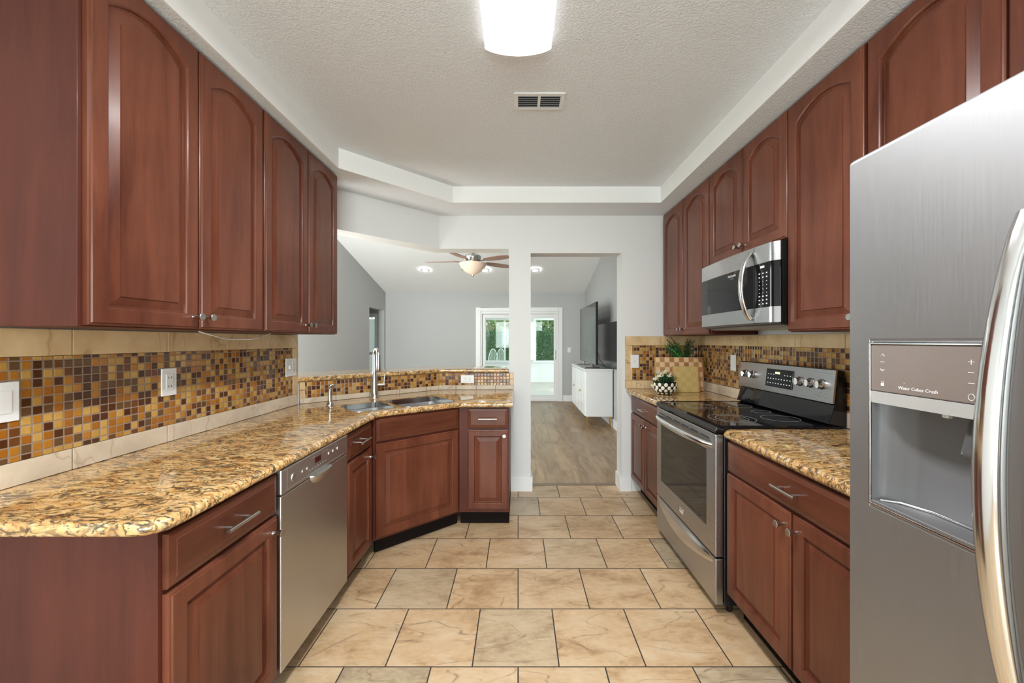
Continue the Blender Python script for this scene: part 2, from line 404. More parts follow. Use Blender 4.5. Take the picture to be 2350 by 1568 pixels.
# ================================================================== KITCHEN SHELL
XL, XR, YF, YB = -1.51, 1.61, 3.50, -2.80
ZS, ZT = 2.445, 2.575         # soffit and tray ceiling heights
WB = 3.66                     # back of the far wall
P_A = (-1.51, 2.70); P_C = (-.70, 3.50); P_P = (-.081, 3.50)   # inner line of the angled wall
ZH, ZD = 2.151, 2.112
struct(MB().prism([(XL, YB), (XR, YB), (XR, YF), (.917, YF), (.917, WB - .004), (.112, WB - .004), (.112, YF), (P_C), (P_A)], -.05, 0).build('floor', 'floor'))
struct(MB().box(XL - .13, XL, YB, 2.70, 0, ZT + .2).build('wall_left', 'wall'))
struct(MB().box(XR, XR + .13, YB, WB, 0, ZT + .2).build('wall_right', 'wall'))
# unseen back wall; its window is added to let the fill lamp in
b = MB(); b.box(XL - .13, -1.25, YB - .12, YB, 0, ZT + .2); b.box(1.35, XR + .13, YB - .12, YB, 0, ZT + .2)
b.box(-1.25, 1.35, YB - .12, YB, 0, .3); b.box(-1.25, 1.35, YB - .12, YB, 2.35, ZT + .2)
struct(b.build('wall_back', 'wall'))
w = struct(MB().box(-1.25, -1.19, YB - .09, YB - .03, .3, 2.35).box(1.29, 1.35, YB - .09, YB - .03, .3, 2.35).box(-1.19, 1.29, YB - .09, YB - .03, .3, .36).box(-1.19, 1.29, YB - .09, YB - .03, 2.29, 2.35).box(.02, .08, YB - .09, YB - .03, .36, 2.29).build('window_1', 'trim'))
MB().box(-1.19, 1.29, YB - .065, YB - .06, .36, 2.29).build('pane', 'glass', w)
# far wall: header, pillar, doorway, right part
nrm = Vector((-(P_C[1] - P_A[1]), P_C[0] - P_A[0])).normalized()
T = .16
A2 = (P_A[0] + nrm.x * T, P_A[1] + nrm.y * T); C2 = (P_C[0] - .065, WB); 
b = MB(); b.box(P_P[0], .112, YF, WB, 0, ZD)            # pillar
b.box(.917, XR, YF, WB, 0, ZD)
b.box(P_P[0], XR, YF, WB, ZD, 3.25)
b.prism([P_C, P_P, (P_P[0], WB), C2], ZH, 3.25)
b.prism([P_A, P_C, C2, A2], ZH, 3.25)
struct(b.build('wall_far', 'wall'))
# half wall that carries the raised bar
b = MB(); b.prism([P_C, P_P, (P_P[0], WB), C2], 0, 1.05); b.prism([P_A, P_C, C2, A2], 0, 1.05)
struct(b.build('wall_angled', 'wall'))
# soffit ring, tray ceiling, white fascia
TR = [(-1.165, -1.6), (-1.165, 2.54), (-.53, 3.18), (1.155, 3.18), (1.155, -1.6)]
RO = [(XL, YB), (XL, 2.70), P_C, (XR, YF), (XR, YB)]
b = MB()
for i in range(5):
    j = (i + 1) % 5; b.quad((*RO[i], ZS), (*RO[j], ZS), (*TR[j], ZS), (*TR[i], ZS)); b.quad((*RO[i], ZT + .05), (*RO[j], ZT + .05), (*TR[j], ZT + .05), (*TR[i], ZT + .05))
    b.quad((*RO[i], ZS), (*RO[j], ZS), (*RO[j], ZT + .05), (*RO[i], ZT + .05))
struct(b.build('ceiling', 'ceil'))
struct(MB().prism(TR, ZT, ZT + .06).build('ceiling', 'ceil'))
b = MB()
for i in range(5):
    j = (i + 1) % 5; b.quad((*TR[i], ZS), (*TR[j], ZS), (*TR[j], ZT), (*TR[i], ZT))
o = struct(b.build('trim_1', 'fascia')); sm = o.modifiers.new('thick', 'SOLIDIFY'); sm.thickness = .012; sm.offset = -1
# baseboards on the pillar and right of the doorway
b = MB(); b.box(P_P[0] - .0, .127, YF - .015, YF, 0, .131); b.box(.112, .127, YF, WB, 0, .131)
struct(b.build('baseboard_pillar', 'trim', bevel=.003))
b = MB(); b.box(.902, 1.00, YF - .015, YF, 0, .131); b.box(.902, .917, YF, WB, 0, .131)
struct(b.build('baseboard_doorway', 'trim', bevel=.003))
struct(MB().box(.127, .902, WB - .03, WB + .02, 0, .006).build('trim_2', m_plain('threshold_strip', lin(130, 112, 94), .4), bevel=.002))

# ================================================================== LIVING ROOM SHELL
LX, RX, FY = -2.92, 1.469, 8.69
KY = 2.56
ridge = 5.75; zf = 2.39; sl = .25
zr = zf + sl * (FY - ridge)
struct(MB().box(LX - .12, RX + .15, WB + .001, FY + .15, -.05, 0).box(-5.2, LX - .12, 7.3, FY + .15, -.05, 0).box(LX - .12, XL - .135, KY, WB + .001, -.05, 0).prism([A2, C2, (XL-.13, WB+.001), (XL-.14, 2.8)], -.05, 0).build('floor_living', 'plank'))
b = MB(); b.quad((-5.2, FY + .1, zf - .02), (RX + .1, FY + .1, zf - .02), (RX + .1, ridge, zr), (-5.2, ridge, zr)); b.quad((LX - .3, ridge, zr), (RX + .1, ridge, zr), (RX + .1, WB - .05, zr), (LX - .3, WB - .05, zr)); b.quad((LX - .3, WB - .05, zr), (XL - .1, WB - .05, zr), (XL - .1, KY - .05, zr), (LX - .3, KY - .05, zr))
b.quad((XL - .1, KY - .05, zr), (-.6, WB - .05, zr), (LX - .3, WB - .05, zr))
for q in list(b.f): b.f.append(tuple(len(b.v) + i for i in range(len(q)))); b.v += [(b.v[i][0], b.v[i][1], b.v[i][2] + .06) for i in q]
struct(b.build('ceiling_living', 'ceil2'))
DX0, DX1, DZ = -.835, .885, 1.985
b = MB(); b.box(LX, DX0, FY, FY + .14, 0, 2.6); b.box(DX1, RX + .14, FY, FY + .14, 0, 2.6); b.box(DX0, DX1, FY, FY + .14, DZ, 2.6)
b.box(-5.2, -3.9, FY, FY + .14, 0, 2.6); b.box(-3.155, LX, FY, FY + .14, 0, 2.6); b.box(-3.9, -3.155, FY, FY + .14, 0, .3); b.box(-3.9, -3.155, FY, FY + .14, 1.86, 2.6)
struct(b.build('wall_living_far', 'wall2'))
b = MB()
def wall_y(b, x0, x1, ys, z0, z1, open_=None): pass
b.box(LX - .12, LX, KY, 2.9, 0, 3.3); b.box(LX - .12, LX, 5.0, 7.74, 0, 3.3); b.box(LX - .12, LX, 2.9, 5.0, 0, .5); b.box(LX - .12, LX, 2.9, 5.0, 2.5, 3.3)
b.box(LX - .12, LX, 7.74, 8.60, 1.995, 3.3); b.box(LX - .12, LX, 8.60, FY, 0, 3.3)
struct(b.build('wall_living_left', 'wall2'))
struct(MB().box(RX, RX + .12, WB, FY, 0, 3.3).build('wall_living_right', 'wall2'))
struct(MB().box(LX - .12, -2.85, KY - .12, KY, 0, 3.3).box(-1.75, XL - .13, KY - .12, KY, 0, 3.3).box(-2.85, -1.75, KY - .12, KY, 0, .35).box(-2.85, -1.75, KY - .12, KY, 2.35, 3.3).build('wall_living_near', 'wall2'))
w = struct(MB().box(-2.85, -2.80, KY - .1, KY - .03, .35, 2.35).box(-1.80, -1.75, KY - .1, KY - .03, .35, 2.35).box(-2.80, -1.80, KY - .1, KY - .03, .35, .40).box(-2.80, -1.80, KY - .1, KY - .03, 2.30, 2.35).build('window_6', 'trim'))  # made-up window in the unseen near wall, added for its fill lamp
MB().box(-2.80, -1.80, KY - .065, KY - .06, .40, 2.30).build('pane', 'glass', w)
struct(MB().box(-5.3, -5.2, 7.3, FY, 0, 3.3).box(-5.3, LX - .12, 7.2, 7.3, 0, 3.3).build('wall_nook', 'wall2'))
w = struct(MB().box(LX - .09, LX - .03, 2.9, 5.0, .5, .56).box(LX - .09, LX - .03, 2.9, 5.0, 2.44, 2.5).box(LX - .09, LX - .03, 2.9, 2.96, .56, 2.44).box(LX - .09, LX - .03, 4.94, 5.0, .56, 2.44).box(LX - .09, LX - .03, 3.92, 3.98, .56, 2.44).build('window_2', 'trim'))  # made-up window out of view, added so the left fill lamp enters
MB().box(LX - .062, LX - .058, 2.96, 4.94, .56, 2.44).build('pane', 'glass', w)
# nook window with white blinds
w = struct(MB().box(-3.97, -3.1, FY - .02, FY, .24, .3).box(-3.97, -3.1, FY - .02, FY, 1.86, 1.93).box(-3.155, -3.1, FY - .02, FY, .3, 1.86).box(-3.97, -3.9, FY - .02, FY, .3, 1.86).box(-3.9, -3.155, FY + .02, FY + .06, 1.03, 1.08).build('window_3', 'trim'))
MB().box(-3.9, -3.155, FY + .09, FY + .095, .3, 1.86).build('pane', 'glass', w)
b = MB()
for k in range(30): b.box(-3.89, -3.165, FY + .062 + .004 * (k % 2), FY + .0635 + .004 * (k % 2), .31 + k * .05, .362 + k * .05)
nb = NT('white_blind'); tl = nb.add('ShaderNodeBsdfTranslucent', ins={0: (.96, .96, .96, 1)}); mx_ = nb.add('ShaderNodeMixShader', ins={0: .9})
nb.fin((.82, .82, .82), .6); nb.set(mx_.inputs[1], nb.b.outputs[0]); nb.set(mx_.inputs[2], tl.outputs[0]); nb.t.links.new(mx_.outputs[0], nb.out.inputs[0])
b.build('blind', nb.m, w)
b = MB(); b.box(-.4 + .1 * 0 + DX1 + .4, RX, FY - .015, FY, 0, .131) if False else b.box(.985, RX, FY - .015, FY, 0, .131); b.box(LX, -.935, FY - .015, FY, 0, .131)
struct(b.build('baseboard_living_far', 'trim'))
struct(MB().box(RX - .015, RX, WB, FY - .015, 0, .131).build('baseboard_living_right', 'trim'))
# sliding glass door
d = struct(bpy.data.objects.new('door_1', None)); COL.objects.link(d); d.location = (0, FY, 0)
b = MB(); b.box(-.931, DX0 , -.02, 0, 0, 2.065); b.box(DX1, .979, -.02, 0, 0, 2.065); b.box(DX0, DX1, -.02, 0, DZ, 2.065)
b.build('casing', 'trim', d, bevel=.004)
b = MB(); b.box(DX0, -.80, 0, .12, 0, DZ); b.box(.84, DX1, 0, .12, 0, DZ); b.box(-.80, .84, 0, .12, DZ - .06, DZ); b.box(-.80, .84, 0, .12, 0, .04)
b.build('door_frame', 'trim', d, bevel=.003)
def sash(name, x0, x1, y):
    b = MB(); b.box(x0, x0 + .065, y, y + .035, .04, 1.92); b.box(x1 - .05, x1, y, y + .035, .04, 1.92); b.box(x0 + .065, x1 - .05, y, y + .035, .04, .13); b.box(x0 + .065, x1 - .05, y, y + .035, 1.84, 1.92)
    s_ = b.build(name, 'trim', d, bevel=.003); MB().box(x0 + .06, x1 - .045, y + .015, y + .02, .12, 1.85).build('pane', 'glass', s_); return s_
s1 = sash('door_panel', -.80, .03, .07); s2 = sash('door_panel', -.03, .84, .03)
MB().box(.805, .825, -.015, .03, .93, 1.12).build('door_handle', 'nickel', s2, bevel=.004)

# ================================================================== PORCH AND GARDEN
PY = 12.7
struct(MB().box(-2.6, 4.6, FY + .141, PY + .1, -.06, 0).build('floor_porch', 'porch'))
b = MB()
wn = [(-1.04, -.22), (.575, 1.55)]
xs = [-2.6, -1.04, -.22, .575, 1.55, 4.6]
for i in (0, 2, 4): b.box(xs[i], xs[i + 1], PY, PY + .12, 0, 2.6)
for a_, c_ in wn: b.box(a_, c_, PY, PY + .12, 0, .69); b.box(a_, c_, PY, PY + .12, 1.995, 2.6)
struct(b.build('wall_porch', 'trim'))
struct(MB().box(-2.6, 4.6, FY + .14, PY + .12, 2.55, 2.65).build('ceiling_porch', 'trim'))
for k, (a_, c_) in enumerate(wn):
    w = struct(MB().box(a_ - .09, a_, PY - .02, PY, .62, 2.06).box(c_, c_ + .09, PY - .02, PY, .62, 2.06).box(a_, c_, PY - .02, PY, 1.995, 2.06).box(a_ - .12, c_ + .12, PY - .05, PY, .63, .69).build('window_%d' % (4 + k), 'trim'))
    MB().box(a_, c_, PY + .05, PY + .055, .69, 1.995).build('pane', 'glass', w)
    if k == 0: MB().box(-.455, -.40, PY + .03, PY + .09, .69, 1.995).build('mullion', 'trim', w)
struct(MB().box(-40, 40, PY + .12, 60, -.1, -.02).box(-40, -5.31, -20, PY + .12, -.1, -.02).box(-5.31, LX - .13, -20, 7.19, -.1, -.02).box(-5.31, -2.61, FY + .16, PY + .12, -.1, -.02).box(LX - .13, 40, -20, YB - .13, -.1, -.02).build('ground', 'grass'))

def leaf_cloud(b, n, cx, cy, cz, rx, ry, rz, s, shell=.55):
    for _ in range(n):
        u = Vector((random.gauss(0, 1), random.gauss(0, 1), random.gauss(0, 1))).normalized() * (shell + (1 - shell) * random.random())
        p = Vector((cx + u.x * rx, cy + u.y * ry, cz + u.z * rz))
        a = Vector((random.uniform(-1, 1), random.uniform(-1, 1), random.uniform(-1, 1))).normalized(); c = a.orthogonal().normalized()
        q = s * random.uniform(.6, 1.3)
        b.quad(p - a * q, p - c * q * .5, p + a * q, p + c * q * .5)
random.seed(3)
b = MB(); b.box(-7, 9, 20.15, 21.3, -.02, 1.6)
for _ in range(26000):
    x = random.uniform(-7, 9); z = random.uniform(0, 1.78); y = 20.05 + random.uniform(-.06, .1)
    if random.random() < .25: y = random.uniform(20, 21.3); z = random.uniform(1.6, 1.84)
    a = Vector((random.uniform(-1, 1), random.uniform(-.5, .5), random.uniform(-1, 1))).normalized(); c = a.cross(Vector((random.uniform(-.4, .4), 1, random.uniform(-.4, .4)))).normalized(); q = random.uniform(.03, .06); p = Vector((x, y, z))
    b.quad(p - a * q, p - c * q * .5, p + a * q, p + c * q * .5)
tag(b.build('hedge', 'hedge'), 'tall clipped green hedge seen through the porch windows', 'hedge')
def tree(x, y, label, sd, crown='treeleaf'):
    random.seed(sd)
    t = thing('garden_tree', label, 'tree', (x, y, -.02))
    b = MB(); b.tube([(0, 0, 0), (.05, 0, .9), (0, 0, 1.5)], [.16, .12, .11], 8)
    for k in range(7):
        a = k * .9 + .3; l = random.uniform(1.2, 1.9)
        b.tube([(0, 0, 1.45), (math.cos(a) * l * .35, math.sin(a) * l * .25, 2.1), (math.cos(a) * l * .8, math.sin(a) * l * .5, 3.0)], [.08, .05, .02], 6)
    b.build('trunk', 'bark', t, smooth=60)
    b = MB(); leaf_cloud(b, 3600, 0, 0, 3.5, 3.0, 2.2, 1.9, .07, .3); b.build('foliage', crown, t)
tree(-1.4, 24.5, 'pale branching garden tree above the hedge, left of the white pillar', 4)
tree(4.0, 25.5, 'leafy garden tree above the hedge, seen right of the white pillar', 9, 'hedge2')
random.seed(5)
b = MB(); leaf_cloud(b, 9000, 1, 31, 3.0, 16, 2, 4.5, .22, .1); tag(b.build('tree_line', 'hedge2'), 'distant mass of light green foliage behind the garden trees', 'trees', kind='stuff')

def patio_chair():
    t = thing('patio_chair', 'white arched spindle-back patio chair outside, left one of the pair', 'chair', (0, 0, -.02), 0, 'patio chairs outside')
    MB().prism([(math.cos(a) * .22, math.sin(a) * .21) for a in [k * math.pi / 10 for k in range(20)]], .42, .445).build('seat', 'white', t, bevel=.005)
    arc = [(.2 * math.cos(a), .2 + .02, .45 + .0 + .55 * math.sin(a)) for a in [math.pi * k / 16 for k in range(17)]]
    MB().tube(arc, .013, 8).build('back_frame', 'white', t, smooth=60)
    b = MB()
    for k in range(-4, 5):
        x = k * .042; h = .55 * math.sqrt(max(0, 1 - (x / .2) ** 2)); b.tube([(x, .2, .43), (x, .22, .45 + h)], .006, 6)
    b.build('spindles', 'white', t, smooth=60)
    for sx in (-1, 1):
        for sy in (-1, 1): MB().tube([(sx * .15, sy * .14, .43), (sx * .2, sy * .19, 0)], [.016, .011], 8).build('leg', 'white', t, smooth=60)
    return t
pc = patio_chair(); pc.location = (-1.14, 17.0, -.02); pc.rotation_euler = (0, 0, R(200))
dup(pc, (-.70, 17.6, -.02), R(165), 'white arched spindle-back patio chair outside, right one of the pair')

# ================================================================== CABINETRY
def door_mesh(w, h, F=.055, arch=0.0, t=.02, n=14):
    def loop(m, y, rise):
        pk = h - m; sp = pk - rise
        pts = [(m, y, m), (w - m, y, m), (w - m, y, sp)]
        hw = w / 2 - m
        for k in range(1, n):
            x = (w - m) - 2 * hw * k / n; q = (x - w / 2) / hw
            pts.append((x, y, sp + rise * (1 - abs(q) ** 2.0)))
        pts.append((m, y, pts[2][2]))
        return pts
    A = arch
    L = [loop(0, 0, 0), loop(0, -t + .007, 0), loop(.003, -t + .0045, 0), loop(.007, -t + .004, 0), loop(.009, -t, 0),
         loop(F - .005, -t, A), loop(F - .001, -t + .002, A), loop(F + .001, -t + .005, A), loop(F + .003, -t + .012, A), loop(F + .007, -t + .0125, A),
         loop(F + .035, -t + .004, A * .95), loop(F + .0355, -t + .0005, A * .95)]
    return MB().loops(L)
def drawer_mesh(w, h, t=.02):
    def loop(m, y): return [(m, y, m), (w - m, y, m), (w - m, y, h - m), (m, y, h - m)]
    return MB().loops([loop(0, 0), loop(0, -t + .009), loop(.003, -t + .006), loop(.020, -t + .002), loop(.022, -t)])
KNOB = None
def knob(parent, x, z, y=-.02):
    global KNOB
    o = MB().lathe([(.008, 0), (.0065, -.004), (.0065, -.012), (.0125, -.029), (.0135, -.031), (.0135, -.033), (.012, -.0345)], (0, 0, 0), 'y', 20).build('knob', 'nickel', parent, smooth=35)
    o.location = (x, y, z)
def pull(parent, x, z, l=.13, y=-.02):
    MB().tube([(x - l / 2, y - .032, z), (x + l / 2, y - .032, z)], .0058, 12).tube([(x - l * .3, y, z), (x - l * .3, y - .032, z)], .0042, 8).tube([(x + l * .3, y, z), (x + l * .3, y - .032, z)], .0042, 8).build('handle', 'nickel', parent, smooth=50)
def put_door(cab, x, z, w, h, arch=0, kn=None, F=.055):
    o = door_mesh(w, h, F, arch).build('door', 'wood', cab); o.location = (x, -.0005, z)
    if kn: knob(o, *kn)
    return o
def put_drawer(cab, x, z, w, h, pl=True):
    o = drawer_mesh(w, h).build('drawer' if pl else 'false_drawer_front', 'wood_x', cab); o.location = (x, -.0005, z)
    if pl: pull(o, w / 2, h / 2)
    return o
CT = .865        # top of base cabinets
def base_body(cab, w, depth, x0=0):
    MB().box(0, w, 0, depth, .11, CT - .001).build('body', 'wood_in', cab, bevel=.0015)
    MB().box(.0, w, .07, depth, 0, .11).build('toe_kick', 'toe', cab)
XFL = -.885; XFR = 1.015
# --- left near base cabinet
c = thing('base_cabinet', 'cherry base cabinet with one drawer and door at the near left, left of dishwasher', 'cabinet', (XFL, .968, 0), R(90))
w = 1.432 - .968
base_body(c, w, .62)
put_drawer(c, .012, .715, w - .022, .138); put_door(c, .012, .125, w - .022, .578, 0, (w - .022 - .03, .53))
# --- small one past the dishwasher
c = thing('base_cabinet', 'narrow cherry base cabinet with drawer between dishwasher and sink cabinet', 'cabinet', (XFL, 1.998, 0), R(90))
w = 2.40 - 1.998
base_body(c, w, .62)
put_drawer(c, .012, .715, w - .075, .138).children[0]; put_door(c, .012, .125, w - .075, .578, 0, (w - .075 - .03, .53))
# --- angled sink cabinet
A = Vector((XFL, 2.403)); B = Vector((-.422, 2.812)); dv = (B - A); th = math.atan2(dv.y, dv.x); Wd = dv.length
c = thing('base_cabinet', 'angled cherry sink base cabinet with false front and one wide door', 'cabinet', (A.x, A.y, 0), th)
def loc2(p): q = Matrix.Rotation(-th, 2) @ (Vector(p) - A); return (q.x, q.y)
b = MB(); b.box(.0, Wd, 0, .02, .11, CT - .001)
b.prism([loc2(p) for p in [(-.424, 2.84), (-.424, 3.44), (-.44, 3.44), (-.44, 2.84)]], .11, CT - .001)
b.prism([loc2(p) for p in [(-.92, 2.405), (-1.47, 2.405), (-1.47, 2.42), (-.92, 2.42)]], .11, CT - .001)
b.prism([loc2(p) for p in [(-.89, 2.42), (-1.47, 2.42), (-1.47, 2.68), (-.74, 3.42), (-.44, 3.42), (-.44, 2.83)]], .11, .13)
b.build('body', 'wood_in', c)
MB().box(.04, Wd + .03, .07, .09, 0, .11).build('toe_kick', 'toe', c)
put_drawer(c, .015, .715, Wd - .03, .138, False); put_door(c, .015, .125, Wd - .03, .578)
# --- end cabinet facing the camera
c = thing('base_cabinet', 'narrow cherry base cabinet with drawer facing the camera beside the white pillar', 'cabinet', (-.42, 2.815, 0), 0)
w = .355
base_body(c, w, .65)
put_drawer(c, .062, .715, .288, .138); put_door(c, .062, .135, .288, .568, 0, (.26, .53), F=.05)
# --- right far base cabinet (front faces left)
def rcab(label, y_far, y_near):
    return thing('base_cabinet', label, 'cabinet', (XFR, y_far, 0), R(-90)), y_far - y_near
c, w = rcab('cherry base cabinet with drawer and two doors between the doorway and the range', 3.49, 2.722)
base_body(c, w, .59); put_drawer(c, .012, .715, w - .024, .138); dw = (w - .03) / 2
put_door(c, .012, .125, dw, .578, 0, (dw - .025, .53), F=.05); put_door(c, .018 + dw, .125, dw, .578, 0, (.025, .53), F=.05)
c, w = rcab('cherry base cabinet with wide drawer and two doors between range and refrigerator', 1.897, .985)
base_body(c, w, .59); put_drawer(c, .012, .715, w - .024, .138); dw = (w - .036) / 2
put_door(c, .012, .125, dw, .578, 0, (dw - .028, .525)); put_door(c, .024 + dw, .125, dw, .578, 0, (.028, .525))
# --- wall cabinets
def ucab(label, x, y, rz, w, z0, z1, depth, doors, arch=.052, group=None):
    c = thing('wall_cabinet', label, 'cabinet', (x, y, z0), rz)
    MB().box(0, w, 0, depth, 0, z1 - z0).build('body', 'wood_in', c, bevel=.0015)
    for (x0, x1, kx) in doors:
        put_door(c, x0, .004, x1 - x0, z1 - z0 - .012, arch, (kx - x0, .045) if kx else None)
    return c
UZ0, UZ1 = 1.375, 2.442
XUL, XUR = -1.225, 1.295
w = .778
ucab('tall cherry wall cabinet with two arched doors on the left wall, nearer one', XUL, 1.095, R(90), w, UZ0, UZ1, .283, [(.013, .396, .37), (.402, .772, .425)])
w = .765
ucab('tall cherry wall cabinet with two arched doors on the left wall, next to the opening', XUL, 1.874, R(90), w, UZ0, UZ1, .283, [(.006, .388, .365), (.394, .760, .415)])
ucab('cherry wall cabinet with two narrow arched doors in the far right corner', XUR, 3.475, R(-90), .838, UZ0, UZ1, .31, [(.01, .417, .392), (.423, .832, .448)])
ucab('short cherry wall cabinet with two arched doors above the microwave', XUR, 2.636, R(-90), .763, 1.823, UZ1, .31, [(.004, .388, .363), (.394, .759, .42)])
ucab('single door cherry wall cabinet between the microwave and refrigerator', XUR, 1.872, R(-90), .421, UZ0, UZ1, .31, [(.003, .412, .39)])
ucab('short cherry wall cabinet with arched doors above the refrigerator', XUR, 1.450, R(-90), .86, 1.823, UZ1, .31, [(.006, .415, .39), (.421, .855, .445)])

# ================================================================== COUNTERS
def offset_poly(poly, d, fixed):
    n = len(poly); out = []
    a = sum(poly[i][0] * poly[(i + 1) % n][1] - poly[(i + 1) % n][0] * poly[i][1] for i in range(n)); sg = 1 if a > 0 else -1
    for i in range(n):
        p0, p1, p2 = Vector(poly[i - 1]), Vector(poly[i]), Vector(poly[(i + 1) % n])
        e0 = (p1 - p0).normalized(); e1 = (p2 - p1).normalized()
        n0 = Vector((-e0.y, e0.x)) * sg; n1 = Vector((-e1.y, e1.x)) * sg
        d0 = 0 if (i - 1) % n in fixed else d; d1 = 0 if i in fixed else d
        cr = e0.x * e1.y - e0.y * e1.x
        if abs(cr) < 1e-4: q = p1 + n1 * d1
        else:
            a0 = p0 + n0 * d0; a1 = p1 + n1 * d1; t_ = ((a1.x - a0.x) * e1.y - (a1.y - a0.y) * e1.x) / cr; q = a0 + e0 * t_
        out.append((q.x, q.y))
    return out
def slab(name, poly, fixed, zt, th_, hole=None, r=.017):
    prof = []
    for k in range(0, 9):
        a = math.pi * k / 8 - math.pi / 2; prof.append((r - r * math.cos(a), zt - th_ / 2 + th_ / 2 * math.sin(a)))
    lp = [[(x, y, z) for x, y in offset_poly(poly, d, fixed)] for d, z in prof]
    bm = bmesh.new(); rows = [[bm.verts.new(p) for p in l] for l in lp]; n = len(poly)
    for k in range(len(rows) - 1):
        for i in range(n):
            j = (i + 1) % n; bm.faces.new((rows[k][i], rows[k][j], rows[k + 1][j], rows[k + 1][i]))
    hv = []
    if hole:
        for z in (zt - th_, zt):
            hv.append([[bm.verts.new((x, y, z)) for x, y in h] for h in hole])
        for h0, h1 in zip(hv[0], hv[1]):
            for i in range(len(h0)):
                j = (i + 1) % len(h0); bm.faces.new((h0[i], h0[j], h1[j], h1[i]))
    def cap(row, hs):
        es = []
        for ring in [row] + hs:
            for i in range(len(ring)):
                e = bm.edges.get((ring[i], ring[(i + 1) % len(ring)])) or bm.edges.new((ring[i], ring[(i + 1) % len(ring)])); es.append(e)
        bmesh.ops.triangle_fill(bm, edges=es, use_beauty=True)
    cap(rows[0], hv[0] if hole else []); cap(rows[-1], hv[1] if hole else [])
    bmesh.ops.recalc_face_normals(bm, faces=bm.faces)
    me = bpy.data.meshes.new(name); bm.to_mesh(me); bm.free(); me.materials.append(M['granite'])
    me.shade_smooth(); me.set_sharp_from_angle(angle=R(40))
    o = bpy.data.objects.new(name, me); COL.objects.link(o); return o
def rounded(cx, cy, hx, hy, r, rot, n=5, cut=None):
    pts = []
    for (sx, sy, a0) in ((1, 1, 0), (-1, 1, 90), (-1, -1, 180), (1, -1, 270)):
        for k in range(n + 1):
            a = R(a0 + 90 * k / n); pts.append((sx * (hx - r) + r * math.cos(a), sy * (hy - r) + r * math.sin(a)))
    m = Matrix.Rotation(rot, 2); return [tuple(m @ Vector(p) + Vector((cx, cy))) for p in pts]
ZC = .900
th2 = math.atan2(2.785 - 2.42, -.405 + .855)
SC = Vector((-.822, 2.728)); ud = Vector((math.cos(th2), math.sin(th2))); vd = Vector((-ud.y, ud.x))
bl = SC - ud * .215; br = SC + ud * .155
holeA = rounded(bl.x, bl.y, .140, .165, .06, th2); holeB = rounded(br.x, br.y, .205, .185, .07, th2)
poly = [(XL + .002, .93), (-.925, .93), (-.885, .937), (-.858, .965), (-.852, 1.0), (-.850, 2.36), (-.838, 2.405), (-.80, 2.445), (-.43, 2.745), (-.39, 2.762), (-.34, 2.766), (-.036, 2.766), (-.036, YF - .004), (P_C[0] + .002, YF - .004), (XL + .002, 2.70 - .004)]
# inner mitre of the angled back edge
o = slab('countertop', poly, {12, 13, 14}, ZC, .035, [holeA, holeB])
tag(o, 'long gold granite countertop bending around the sink on the left side', 'countertop')
ZCR = .908
o = slab('countertop', [(.980, .975), (XR - .002, .975), (XR - .002, 1.900), (.980 + .02, 1.900), (.980, 1.88)], {0, 1, 2}, ZCR, .042)
tag(o, 'gold granite countertop between range and refrigerator', 'countertop')
o = slab('countertop', [(.980, 2.725), (XR - .002, 2.725), (XR - .002, YF - .003), (.960, YF - .003)], {0, 1, 2}, ZCR, .042)
tag(o, 'small gold granite countertop in the far right corner by the doorway', 'countertop')
# raised bar top
f0 = Vector(P_A) - nrm * .03; f1x = P_C[0] + .012
bar = [(XL + .004, 2.66), (P_C[0] + .02, YF - .035), (P_P[0] - .002, YF - .035), (P_P[0] - .002, WB + .2), (P_C[0] - .16, WB + .2), (XL - .28, 3.0), (XL - .20, 2.71), (XL + .004, 2.71)]
o = slab('bar_top', bar, {6, 7}, 1.085, .033)
tag(o, 'raised gold granite bar ledge on the half wall behind the sink', 'countertop')

# ------------------------------------------------------------------ backsplashes
def splash(label, loc, rz, L, z0, rows, borders, joints, base='travl'):
    """local x along the wall, front towards -y; rows=(zb,zm0,zm1,zt)"""
    t = thing('backsplash', label, 'backsplash', loc, rz)
    zb, zm0, zm1, zt = rows; x0, x1, bl_, br_ = borders
    MB().box(x0, x1, -.006, -.001, zb, zt).build('grout_bed', 'grout', t)
    m = MB().box(x0 + bl_, x1 - br_, -.010, -.006, zm0, zm1).build('mosaic_panel', 'mosaic', t)
    g = .0018
    js = [x0] + [j for j in joints if x0 < j < x1] + [x1]
    b = MB()
    for a, c_ in zip(js[:-1], js[1:]): b.box(a + g, c_ - g, -.013, -.006, zb + .001, zm0 - g)
    if b.v: b.build('base_tiles', base, t, bevel=.0012)
    if zt - zm1 > .012:
        b = MB()
        for a, c_ in zip(js[:-1], js[1:]): b.box(a + g, c_ - g, -.013, -.006, zm1 + g, zt)
        b.build('top_tiles', 'trav', t, bevel=.0012)
    b = MB()
    if bl_: b.box(x0, x0 + bl_ - g, -.0135, -.006, zm0, (zm0 + zm1) / 2 - g).box(x0, x0 + bl_ - g, -.0135, -.006, (zm0 + zm1) / 2 + g, zm1)
    if br_: b.box(x1 - br_ + g, x1, -.0135, -.006, zm0, (zm0 + zm1) / 2 - g).box(x1 - br_ + g, x1, -.0135, -.006, (zm0 + zm1) / 2 + g, zm1)
    if b.v: b.build('edge_tiles', 'trav', t, bevel=.0012)
    return t
zc = ZC + .001
splash('long mosaic backsplash with pale tile borders on the left wall', (XL, .0, 0), R(90), 0, 0, (zc, .974, 1.285, 1.372), (.955, 2.684, 0, .062), [1.325 - .348, 1.325, 1.684, 2.03, 2.377])
seg = Vector(P_C) - Vector(P_A); ang = math.atan2(seg.y, seg.x)
